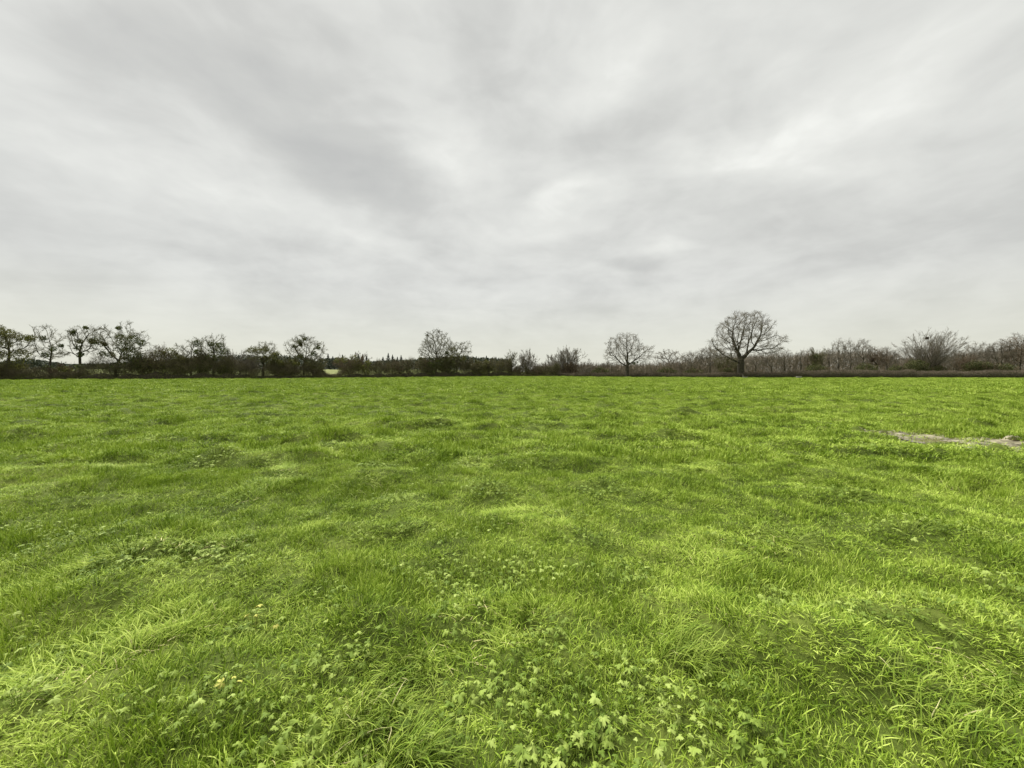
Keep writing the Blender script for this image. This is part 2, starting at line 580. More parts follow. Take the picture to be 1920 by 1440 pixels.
# ------------------------------------------------------------------ grass
def blades(nb, rad, hmin, hmax, w, seg=4, lean=0.5, fan=0.4, curl=0.7, seed=0, oriented=None):
    g = np.random.default_rng(seed)
    a = g.uniform(0, 2 * np.pi, nb); r = rad * np.sqrt(g.uniform(0, 1, nb))
    base = np.stack([r * np.cos(a), r * np.sin(a), np.full(nb, -0.01)], 1)
    h = g.uniform(hmin, hmax, nb)
    da = a + g.normal(0, 1.2, nb)
    if oriented is not None:
        da = oriented + g.normal(0, 0.95, nb)
    tilt = np.abs(g.normal(lean, fan, nb))
    crl = g.normal(curl, 0.35, nb)
    ww = w * g.uniform(0.6, 1.3, nb)
    pts = np.zeros((nb, seg + 1, 3)); pts[:, 0] = base
    for k in range(seg):
        ang = tilt + crl * (k / seg)
        ang = np.clip(ang, 0, 1.9)
        d = np.stack([np.sin(ang) * np.cos(da), np.sin(ang) * np.sin(da), np.cos(ang)], 1)
        pts[:, k + 1] = pts[:, k] + d * (h / seg)[:, None]
        da = da + g.normal(0, 0.12, nb)
    fa = da + np.pi / 2 + g.normal(0, 0.6, nb)
    side = np.stack([np.cos(fa), np.sin(fa), g.normal(0, .25, nb)], 1)
    V = []; F4 = []; F3 = []
    nv = 2 * seg + 1
    vv = np.zeros((nb, nv, 3))
    for k in range(seg):
        wk = ww * (1.0 - 0.75 * (k / seg) ** 1.6) * (0.75 if k == 0 else 1)
        vv[:, 2 * k] = pts[:, k] - side * wk[:, None] / 2
        vv[:, 2 * k + 1] = pts[:, k] + side * wk[:, None] / 2
    vv[:, 2 * seg] = pts[:, seg]
    off = (np.arange(nb) * nv)[:, None]
    for k in range(seg - 1):
        F4.append(off + np.array([[2 * k, 2 * k + 1, 2 * k + 3, 2 * k + 2]]))
    F3 = off + np.array([[2 * seg - 2, 2 * seg - 1, 2 * seg]])
    F = [F3] + ([np.vstack(F4)] if F4 else [])
    tint = np.repeat(g.uniform(0, 1, nb), nv)
    return vv.reshape(-1, 3), F, tint


def leaf_shape(seed=0, size=0.03, lobes=5, nteeth=3, deep=0.55, rings=1):
    """palmate, toothed leaf; stalk at origin, blade slightly cupped. returns V,F3"""
    g = np.random.default_rng(seed)
    angs = []; rad = []
    span = math.radians(285)
    sub = 8
    for L in range(lobes):
        for s in range(sub):
            t = (L + s / sub) / lobes
            ang = math.pi / 2 - span / 2 + span * t
            ph = s / sub
            body = math.sin(math.pi * ph) ** 0.65 if ph > 0 else 0
            rlen = (1 - deep) + deep * body
            cen = 1 - 0.25 * abs((L + 0.5) / lobes - 0.5) * 2
            tooth = 0.12 * (1 if s % 2 == 0 else -1) * (1 if s > 0 else 0)
            angs.append(ang); rad.append((rlen + tooth) * cen * (1 + g.normal(0, 0.05)))
    angs.append(math.pi / 2 + span / 2); rad.append(0.45)
    angs = np.array(angs); rad = np.array(rad) * size
    x = rad * np.cos(angs); y = rad * np.sin(angs)
    r = np.hypot(x, y)
    z = -0.9 * (r ** 2) / size * 0.35 + 0.12 * size * np.cos(angs * lobes * 1.26) + g.normal(0, 0.03 * size, len(x))
    V = np.vstack([[0, 0, 0.0], np.stack([x, y, z], 1)])
    # inner ring to bend the blade
    V2 = np.stack([x * .5, y * .5, z * .25 + 0.05 * size], 1)
    n = len(x)
    V = np.vstack([V, V2])
    k = np.arange(n - 1)
    outer = 1 + k; inner = 1 + n + k
    F4 = np.stack([inner, outer, outer + 1, inner + 1], 1)
    F3 = np.stack([np.zeros(n - 1, int), inner, inner + 1], 1)
    return V, F4, F3


def leaf_with_stalk(seed, size, height, lean):
    """leaf on its stalk, base at the origin; the blade faces upward"""
    g = np.random.default_rng(seed + 500)
    V, F4, F3 = leaf_shape(seed, size, lobes=int(g.choice([3, 5, 5])), deep=float(g.uniform(0.28, 0.5)))
    pitch = g.uniform(-0.45, 0.25); roll = g.uniform(-0.35, 0.35)
    Mx = np.array((Euler((pitch, roll, 0)).to_matrix()))
    V = V @ Mx.T
    top = np.array([0, lean, height])
    V = V + top
    n = len(V)
    sw = 0.0013
    ks = np.linspace(0, 1, 4)
    sp = np.stack([np.zeros(4), lean * ks ** 1.8, height * ks], 1)
    SV = np.concatenate([sp + [sw, 0, 0], sp + [-sw * .5, sw * .8, 0], sp + [-sw * .5, -sw * .8, 0]])
    Fs = []
    for s in range(3):
        for k in range(3):
            Fs.append([n + s * 4 + k, n + s * 4 + k + 1, n + ((s + 1) % 3) * 4 + k + 1, n + ((s + 1) % 3) * 4 + k])
    return np.vstack([V, SV]), np.vstack([F4, np.array(Fs)]), F3


def template(coll, name, V, F, tint, mat):
    me = mesh_np(name, V, F, mat, False, {'tint': tint})
    o = bpy.data.objects.new(name, me)
    coll.objects.link(o)


def scatter(name, pts, idx, rot, scl, coll, label_kind='stuff'):
    me = bpy.data.meshes.new(name)
    me.vertices.add(len(pts))
    me.vertices.foreach_set('co', pts.astype(np.float32).ravel())
    a = me.attributes.new('idx', 'INT', 'POINT'); a.data.foreach_set('value', idx.astype(np.int32))
    a = me.attributes.new('rot', 'FLOAT_VECTOR', 'POINT'); a.data.foreach_set('vector', rot.astype(np.float32).ravel())
    a = me.attributes.new('scl', 'FLOAT_VECTOR', 'POINT'); a.data.foreach_set('vector', scl.astype(np.float32).ravel())
    me.update()
    o = bpy.data.objects.new(name, me)
    link(o)
    g = bpy.data.node_groups.new(name, 'GeometryNodeTree')
    g.interface.new_socket('Geometry', in_out='INPUT', socket_type='NodeSocketGeometry')
    g.interface.new_socket('Geometry', in_out='OUTPUT', socket_type='NodeSocketGeometry')
    gi = g.nodes.new('NodeGroupInput'); go = g.nodes.new('NodeGroupOutput')
    ci = g.nodes.new('GeometryNodeCollectionInfo')
    ci.inputs['Collection'].default_value = coll
    ci.inputs['Separate Children'].default_value = True
    ci.inputs['Reset Children'].default_value = True
    ip = g.nodes.new('GeometryNodeInstanceOnPoints')
    ip.inputs['Pick Instance'].default_value = True

    def na(n, t):
        nd = g.nodes.new('GeometryNodeInputNamedAttribute')
        nd.data_type = t
        nd.inputs['Name'].default_value = n
        return nd.outputs['Attribute']
    g.links.new(gi.outputs[0], ip.inputs['Points'])
    g.links.new(ci.outputs[0], ip.inputs['Instance'])
    g.links.new(na('idx', 'INT'), ip.inputs['Instance Index'])
    er = g.nodes.new('FunctionNodeEulerToRotation')
    g.links.new(na('rot', 'FLOAT_VECTOR'), er.inputs[0])
    g.links.new(er.outputs[0], ip.inputs['Rotation'])
    g.links.new(na('scl', 'FLOAT_VECTOR'), ip.inputs['Scale'])
    g.links.new(ip.outputs[0], go.inputs[0])
    md = o.modifiers.new('scatter', 'NODES')
    md.node_group = g
    return o


TC = bpy.data.collections.new('grass templates')
# 0-5 near, 6-9 mid, 10-12 far
for k in range(4):
    V, F, t = blades(32, 0.075, 0.028, 0.085, 0.0050, 4, 0.6, 0.5, 0.8, 10 + k)
    template(TC, 'blade_tuft_%02d' % k, V, F, t, M_GRASS)
for k in range(4, 6):
    V, F, t = blades(36, 0.07, 0.07, 0.15, 0.0052, 5, 0.55, 0.35, 1.2, 10 + k, oriented=0.5)
    template(TC, 'blade_tuft_%02d' % k, V, F, t, M_GRASS)
for k in range(6, 10):
    V, F, t = blades(80, 0.18, 0.035, 0.12, 0.010, 3, 0.5, 0.4, 0.8, 10 + k)
    template(TC, 'blade_tuft_%02d' % k, V, F, t, M_GRASS)
for k in range(10, 13):
    V, F, t = blades(110, 0.5, 0.04, 0.15, 0.032, 2, 0.5, 0.4, 0.7, 10 + k)
    template(TC, 'blade_tuft_%02d' % k, V, F, t, M_GRASS)

# clumps of broad leaves: u, v, radius(m), leaf count, leaf size, height, label
CL = [
    (990, 1412, 0.075, 9, 0.040, 0.07, 'large pale deeply cut buttercup rosette at the bottom edge, right of the long grass tussock'),
    (1130, 1345, 0.05, 4, 0.036, 0.09, 'small buttercup clump with one bright yellow-green leaf, bottom centre right'),
    (1155, 1372, 0.07, 7, 0.032, 0.07, 'buttercup clump with smooth pale three-lobed leaves just below the bright yellow-green leaf'),
    (1080, 1415, 0.10, 12, 0.036, 0.07, 'wide pale buttercup clump at the bottom edge, directly right of the big cut rosette'),
    (640, 1240, 0.15, 26, 0.029, 0.10, 'dense dark-gapped buttercup clump directly left of the tall tussock lip'),
    (480, 1172, 0.16, 26, 0.026, 0.09, 'buttercup clump with a few yellowed leaves on top, left of centre foreground'),
    (570, 1392, 0.13, 14, 0.040, 0.09, 'big broad-leaved rosette at the bottom left of the long grass tussock'),
    (430, 1300, 0.15, 22, 0.026, 0.07, 'low spreading buttercup clump left of the tall tussock, below the yellowed one'),
    (40, 1335, 0.14, 16, 0.028, 0.08, 'dark buttercup clump at the bottom left edge of the photo'),
    (860, 1190, 0.17, 26, 0.025, 0.10, 'pale buttercup clump growing behind the tall tussock lip'),
    (870, 1290, 0.12, 16, 0.028, 0.09, 'buttercup clump directly right of the tall tussock with a star-shaped top leaf'),
    (980, 1290, 0.16, 22, 0.026, 0.08, 'spreading buttercup clump in the bottom centre above the big cut rosette'),
    (1030, 1180, 0.16, 20, 0.022, 0.08, 'scattered small-leaved buttercup clump in the centre, between the two long tussocks'),
    (1220, 1310, 0.16, 18, 0.024, 0.07, 'buttercup clump at the foot of the right-hand tussock'),
    (1450, 1188, 0.11, 9, 0.034, 0.11, 'small clump of pale broad leaves standing up right of the right-hand tussock'),
    (1405, 1390, 0.08, 6, 0.034, 0.07, 'round-leaved clump at the bottom edge, right part of the foreground'),
    (1310, 1412, 0.06, 5, 0.036, 0.07, 'single round-leaved rosette at the bottom edge between two grassy patches'),
    (1770, 1222, 0.08, 5, 0.03, 0.09, 'isolated pale leaf cluster in dark grass at the lower right'),
    (240, 1062, 0.24, 30, 0.030, 0.11, 'pale-topped buttercup clump on the left, outermost of three in a row'),
    (345, 1050, 0.16, 16, 0.028, 0.10, 'buttercup clump on the left, middle one of three in a row'),
    (435, 1035, 0.2, 24, 0.028, 0.11, 'buttercup clump on the left, innermost of three in a row'),
    (690, 1000, 0.24, 26, 0.026, 0.10, 'buttercup clump with flat pale leaves left of the dark leafy mound'),
    (770, 995, 0.12, 14, 0.026, 0.10, 'small dark buttercup clump just below and left of the dark leafy mound'),
    (915, 922, 0.36, 90, 0.028, 0.10, 'dark leafy buttercup mound near the centre of the field'),
    (1130, 920, 0.30, 60, 0.028, 0.11, 'leafy buttercup mound right of centre, beside the dark mound'),
    (745, 935, 0.30, 50, 0.028, 0.08, 'pale buttercup clump close to the left of the dark leafy mound'),
    (1060, 968, 0.26, 30, 0.024, 0.08, 'low weedy clump below the gap between the two leafy mounds'),
    (1100, 1010, 0.24, 30, 0.024, 0.08, 'small buttercup clump below the right leafy mound'),
    (700, 885, 0.36, 50, 0.028, 0.10, 'broad pale weedy clump behind the left hollow of long grass'),
    (880, 872, 0.30, 36, 0.03, 0.08, 'pale leaf clump directly behind the dark leafy mound'),
    (405, 876, 0.34, 50, 0.03, 0.10, 'weedy clump on the left with dark gaps among pale leaves'),
    (610, 850, 0.3, 40, 0.03, 0.10, 'weedy clump with a dark hollow left of centre in the middle distance'),
    (1255, 838, 0.4, 50, 0.03, 0.12, 'dark weedy clump on a hump right of centre in the middle distance'),
    (830, 806, 0.5, 50, 0.032, 0.12, 'low pale weedy patch left of centre in the middle distance'),
    (1010, 812, 0.6, 50, 0.032, 0.12, 'long dark weedy clump at the centre in the middle distance'),
    (1700, 1012, 0.26, 40, 0.032, 0.12, 'pale broad-leaved clump on the right side above the yellow patch'),
    (1890, 1115, 0.2, 22, 0.036, 0.12, 'pale broad-leaved clump at the right edge of the photo'),
    (1600, 935, 0.34, 44, 0.028, 0.10, 'weedy clump right of centre below the muddy patch'),
    (1662, 854, 0.4, 44, 0.032, 0.12, 'dark clump of leaves left of and just below the muddy patch'),
    (1470, 1010, 0.3, 34, 0.024, 0.08, 'thin weedy clump in the right middle ground, left of the pale broad-leaved one'),
    (1940, 870, 0.3, 30, 0.03, 0.1, None),
]
CLP = []
for c in CL:
    x, y = ground_at(c[0], c[1])
    CLP.append((x, y, c[2]))


def wedge_points(r0, r1, dens_fn, margin=1.0):
    """random points in the viewing wedge between depths r0..r1, density per m2 varies with depth"""
    out = []
    edges = np.geomspace(r0, r1, 14)
    for a0, a1 in zip(edges[:-1], edges[1:]):
        ymid = (a0 + a1) / 2
        half0 = 1.36 * a1 + margin + 0.4
        area = 2 * half0 * (a1 - a0)
        n = int(area * dens_fn(ymid))
        x = rng.uniform(-half0, half0, n)
        y = rng.uniform(a0, a1, n)
        out.append(np.stack([x, y], 1))
    return np.vstack(out)


def grass_points(r0, r1, dens, i0, i1, sbase, size_hi):
    p = wedge_points(r0, r1, dens)
    x, y = p[:, 0], p[:, 1]
    keep = (mud_mask(x, y) < rng.uniform(0.1, 1.3, len(x))) & (outside(x, y) < -0.5)
    x, y = x[keep], y[keep]
    n = len(x)
    z = ground_z(x, y)
    hn = perlin(x * 1.1 + 50, y * 1.3 + 5) + 0.6 * perlin(x * 2.9, y * 3.1 + 70)
    h = 0.85 + 0.75 * hn + rng.normal(0, 0.16, n)
    h = np.clip(h, 0.5, 1.9)
    tall = perlin(x * 1.7 + 5, y * 1.9 + 77) > 0.42
    h = np.where(tall, h * 1.45, h)
    al = (x - MUDC[0]) * MUDV[0] + (y - MUDC[1]) * MUDV[1]; ac = (x - MUDC[0]) * MUDV[1] - (y - MUDC[1]) * MUDV[0]
    h *= 1 - 0.6 * np.exp(-(ac / 2.0) ** 2 - ((al + 0.9) / 0.9) ** 2)
    for (cx, cy, cr) in CLP:
        d = np.hypot(x - cx, y - cy)
        h *= 1 - 0.62 * np.exp(-(d / (cr * 1.1)) ** 2)
    wd = (x - 13.4) * 0.573 - (y - 10.3) * 0.820
    h *= 1 + 0.7 * np.exp(-(wd / 1.1) ** 2) * (y > 8.5) * (y < 45)
    idx = rng.integers(i0, i1, n)
    # slopes: lean with local lay of the grass
    lay = perlin(x * 0.5 + 7, y * 0.5) * 5 + 1.0
    amt = 0.10 + 0.22 * perlin(x * 0.9, y * 0.9 + 33)
    rx = amt * np.cos(lay) + rng.normal(0, 0.12, n)
    ry = amt * np.sin(lay) + rng.normal(0, 0.12, n)
    rot = np.stack([rx, ry, rng.uniform(0, 2 * np.pi, n)], 1)
    hs = sbase * rng.uniform(0.9, 1.2, n)
    scl = np.stack([hs, hs, sbase * h], 1)
    if size_hi:
        lng = perlin(x * 1.1 + 90, y * 1.1) > 0.40
        idx = np.where(lng, rng.integers(4, 6, n), rng.integers(0, 4, n))
        rot[lng, 2] = lay[lng] * 1.3 + rng.normal(0, 0.5, lng.sum())
    return np.stack([x, y, z], 1), idx, rot, scl


parts = [
    grass_points(0.5, 6.5, lambda r: 350 if r < 3 else 300, 0, 6, 1.0, True),
    grass_points(6.3, 26, lambda r: 60 if r < 12 else 38, 6, 10, 1.0, False),
    grass_points(25, 122, lambda r: 7 if r < 60 else 3.5, 10, 13, 1.0, False),
]
pp = [np.concatenate([q_[k] for q_ in parts]) for k in range(4)]
g_o = scatter('grass', pp[0], pp[1], pp[2], pp[3], TC)
tag(g_o, 'lush uneven green pasture grass covering the whole field', 'grass', kind='stuff')

# small leaves growing all through the foreground turf
LC = bpy.data.collections.new('leaf templates')
for k in range(6):
    V, F4, F3 = leaf_with_stalk(k, 0.024, 0.07, 0.014)
    template(LC, 'small_leaf_%d' % k, V, [F4, F3], np.full(len(V), [0.1, 0.45, 0.25, 0.7, 0.0, 0.5][k]), M_LEAF)
p = wedge_points(0.6, 16, lambda r: 520 if r < 3.5 else 200 if r < 7 else 60, 0.3)
x, y = p[:, 0], p[:, 1]
pm = perlin(x * 1.4 + 11, y * 1.6 + 60) + 0.5 * perlin(x * 4, y * 4)
centre = np.exp(-((x - 0.05) / 0.75) ** 2 - ((y - 1.8) / 0.9) ** 2)
left = np.exp(-((x + 0.8) / 0.4) ** 2 - ((y - 1.5) / 0.3) ** 2)
keep = (pm + 0.62 * centre + 0.62 * left - 0.12 * (x > 1.2) > 0.27 + rng.uniform(-0.15, 0.35, len(x))) & (mud_mask(x, y) < 0.1)
x, y = x[keep], y[keep]
n = len(x)
z = ground_z(x, y)
s = rng.uniform(0.4, 1.05, n)
lf = scatter('creeping_buttercup', np.stack([x, y, z - 0.004], 1), rng.integers(0, 6, n),
             np.stack([rng.normal(0, .22, n), rng.normal(0, .22, n), rng.uniform(0, 6.28, n)], 1),
             np.stack([s, s, s * rng.uniform(0.8, 1.35, n)], 1), LC)
tag(lf, 'small cut buttercup leaves creeping through the grass', 'ground cover', kind='stuff')

# ------------------------------------------------------------------ broad-leaved clumps
LEAF_MESH = []
for k in range(8):
    V, F4, F3 = leaf_with_stalk(40 + k, 1.0, 0, 0)
    V, F4b, F3b = leaf_shape(40 + k, 1.0, lobes=[5, 7, 5, 3][k % 4], deep=[0.5, 0.6, 0.4, 0.45][k % 4])
    LEAF_MESH.append((V, F4b, F3b))


def clump(c, ci):
    u, v, rad, n, size, ht, label = c
    if label is None:
        return
    g = np.random.default_rng(900 + ci)
    x0, y0 = ground_at(u, v)
    z0 = float(ground_z(np.array([x0]), np.array([y0]))[0])
    single = v < 1100
    allV, allF4, allF3, tint, off = [], [], [], [], 0
    if not single:
        root = bpy.data.objects.new('buttercup_clump', None)
        root.location = (x0, y0, z0)
        root.empty_display_size = 0.05
        tag(link(root), label, 'plant')
    for k in range(n):
        a = g.uniform(0, 6.283); r = rad * math.sqrt(g.uniform(0.0, 1)) * 1.0
        dx, dy = r * math.cos(a), r * math.sin(a) * 0.8
        zz = float(ground_z(np.array([x0 + dx]), np.array([y0 + dy]))[0]) - z0
        h = ht * g.uniform(0.65, 1.3) * (1 - 0.35 * r / rad)
        V, F4, F3 = LEAF_MESH[int(g.integers(0, 8))]
        sz = size * g.uniform(0.5, 1.12)
        rotm = np.array(Euler((g.normal(-0.25, .3), g.normal(0, .3), 0)).to_matrix())
        rz = a - math.pi / 2 + g.normal(0, 0.5)
        zr = np.array(Euler((0, 0, rz)).to_matrix())
        LV = (V * sz) @ rotm.T @ zr.T
        # stalk from near the clump centre
        bx, by = dx * 0.45, dy * 0.45
        bz = float(ground_z(np.array([x0 + bx]), np.array([y0 + by]))[0]) - z0 - 0.01
        base = np.array([bx, by, bz]); top = np.array([dx, dy, zz + h])
        ks = np.linspace(0, 1, 4)[:, None]
        sp = base + (top - base) * np.concatenate([ks ** 1.3, ks ** 1.3, ks ** 0.8], 1)
        sw = 0.0016 if not single else 0.003
        SV = np.concatenate([sp + [sw, 0, 0], sp + [-sw * .5, sw * .8, 0], sp + [-sw * .5, -sw * .8, 0]])
        LV = LV + top
        m = len(LV)
        SF = np.array([[m + s * 4 + q_, m + s * 4 + q_ + 1, m + ((s + 1) % 3) * 4 + q_ + 1, m + ((s + 1) % 3) * 4 + q_] for s in range(3) for q_ in range(3)])
        VV = np.vstack([LV, SV]); F4n = np.vstack([F4, SF])
        tv = g.uniform(0.2, 0.9) if 'pale' in label else g.uniform(0, 0.65)
        if 'yellow' in label and k < 4:
            tv = 0.99 if 'yellowed' in label else 0.96
        if single:
            allV.append(VV); allF4.append(F4n + off); allF3.append(F3 + off)
            tint.append(np.full(len(VV), tv)); off += len(VV)
        else:
            me = mesh_np('leaf', VV, [F4n, F3], M_LEAF, False, {'tint': np.full(len(VV), tv)})
            link(bpy.data.objects.new('leaf', me), root)
    if single:
        me = mesh_np('buttercup_clump', np.vstack(allV), [np.vstack(allF4), np.vstack(allF3)], M_LEAF, False,
                     {'tint': np.concatenate(tint)})
        o = bpy.data.objects.new('buttercup_clump', me)
        o.location = (x0, y0, z0)
        tag(link(o), label, 'plant')


for ci, c in enumerate(CL):
    clump(c, ci)

# long grass tussocks
TUS = [
    (690, 1330, 0.15, 380, 0.14, 0.27, -0.9, 'long arching bright grass tussock in the bottom centre left'),
    (770, 1235, 0.12, 260, 0.10, 0.18, -1.6, 'upright dark lip of long grass on the hummock behind the arching tussock'),
    (1275, 1225, 0.14, 260, 0.14, 0.26, -0.5, 'long loose grass tussock fanning right on the right of the foreground'),
    (760, 1425, 0.12, 260, 0.14, 0.26, -0.4, 'coarse grass tussock at the bottom edge below the long arching one'),
    (1250, 1205, 0.12, 300, 0.12, 0.2, -2.5, None),
    (1720, 1330, 0.2, 150, 0.10, 0.18, -0.3, 'flattened long grass tussock in the bottom right'),
    (1850, 1300, 0.14, 120, 0.10, 0.18, -0.2, 'dark long grass tussock at the lower right edge'),
    (690, 915, 0.34, 500, 0.14, 0.26, -1.5, 'dark green long grass tussock in the hollow left of centre'),
]
for k, (u, v, rad, nb, h0, h1, ori, label) in enumerate(TUS):
    if label is None:
        continue
    x0, y0 = ground_at(u, v)
    V, F, t = blades(nb, rad, h0, h1, 0.0052, 6, 0.45, 0.3, 1.25, 200 + k, oriented=ori)
    V = V.copy()
    z0 = float(ground_z(np.array([x0]), np.array([y0]))[0])
    V[:, 2] += ground_z(V[:, 0] + x0, V[:, 1] + y0) - z0
    o = bpy.data.objects.new('grass_tussock', mesh_np('grass_tussock', V, F, M_TUSSOCK, False, {'tint': t}))
    o.location = (x0, y0, z0)
    tag(link(o), label, 'grass tussock')

# ------------------------------------------------------------------ trees
class Tubes:
    def __init__(self):
        self.V = []; self.F = []; self.n = 0; self.t = []

    def add(self, P, Rd, sides, tint=None):
        """P (m,n,3) polylines, Rd (m,n) radii"""
        m, n, _ = P.shape
        if m == 0:
            return
        T = np.gradient(P, axis=1)
        T /= np.linalg.norm(T, axis=2, keepdims=True) + 1e-9
        ref = np.where(np.abs(T[:, :, 2:3]) > 0.9, np.array([1.0, 0, 0]), np.array([0, 0, 1.0]))
        # one reference per polyline keeps the tube from twisting
        ref = np.repeat(ref[:, :1], n, axis=1)
        A = np.cross(T, ref); A /= np.linalg.norm(A, axis=2, keepdims=True) + 1e-9
        B = np.cross(T, A)
        ang = np.arange(sides) * 2 * np.pi / sides
        ring = (A[:, :, None, :] * np.cos(ang)[None, None, :, None] + B[:, :, None, :] * np.sin(ang)[None, None, :, None])
        VV = P[:, :, None, :] + ring * Rd[:, :, None, None]
        base = self.n + (np.arange(m) * n * sides)[:, None, None]
        k = (np.arange(n - 1) * sides)[None, :, None]
        s = np.arange(sides)[None, None, :]; s2 = (s + 1) % sides
        F = np.stack([base + k + s, base + k + s2, base + k + sides + s2, base + k + sides + s], -1).reshape(-1, 4)
        self.V.append(VV.reshape(-1, 3)); self.F.append(F); self.n += m * n * sides
        tt = rng.uniform(0, 1, m) if tint is None else np.full(m, tint)
        self.t.append(np.repeat(tt, n * sides))

    def mesh(self, name, mat, smooth=True):
        return mesh_np(name, np.vstack(self.V), np.vstack(self.F), mat, smooth, {'tint': np.concatenate(self.t)})


def norm(v):
    return v / (np.linalg.norm(v, axis=-1, keepdims=True) + 1e-9)


def grow(g, start, d, L, n, gnarl, trop):
    m = len(start)
    P = np.zeros((m, n, 3)); P[:, 0] = start
    d = norm(d)
    for k in range(1, n):
        P[:, k] = P[:, k - 1] + d * (L / (n - 1))[:, None]
        d = norm(d + g.normal(0, gnarl, (m, 3)) + np.array([0, 0, trop]))
    return P


def children(g, P, Rd, L, per, tmin, ang, ratio, rratio, gnarl, trop, n):
    m, np_, _ = P.shape
    idx = np.repeat(np.arange(m), per)
    t = g.uniform(tmin, 1.0, len(idx))
    f = t * (np_ - 1); i0 = np.minimum(f.astype(int), np_ - 2); fr = (f - i0)[:, None]
    st = P[idx, i0] * (1 - fr) + P[idx, i0 + 1] * fr
    tan = norm(P[idx, i0 + 1] - P[idx, i0])
    rd = Rd[idx, i0] * (1 - fr[:, 0]) + Rd[idx, i0 + 1] * fr[:, 0]
    az = norm(np.cross(tan, g.normal(0, 1, tan.shape)))
    aa = g.normal(ang, 0.2, len(idx))[:, None] * (1.15 - 0.5 * t[:, None])
    d = tan * np.cos(aa) + az * np.sin(aa)
    LL = L[idx] * ratio * g.uniform(0.6, 1.25, len(idx)) * (1.15 - 0.65 * t)
    C_ = grow(g, st, d, LL, n, gnarl, trop)
    r0 = np.minimum(rd * rratio, rd * 0.9)
    return C_, r0, LL


def taper(r0, n, end=0.25):
    k = np.linspace(0, 1, n)[None, :]
    return r0[:, None] * (1 - (1 - end) * k)


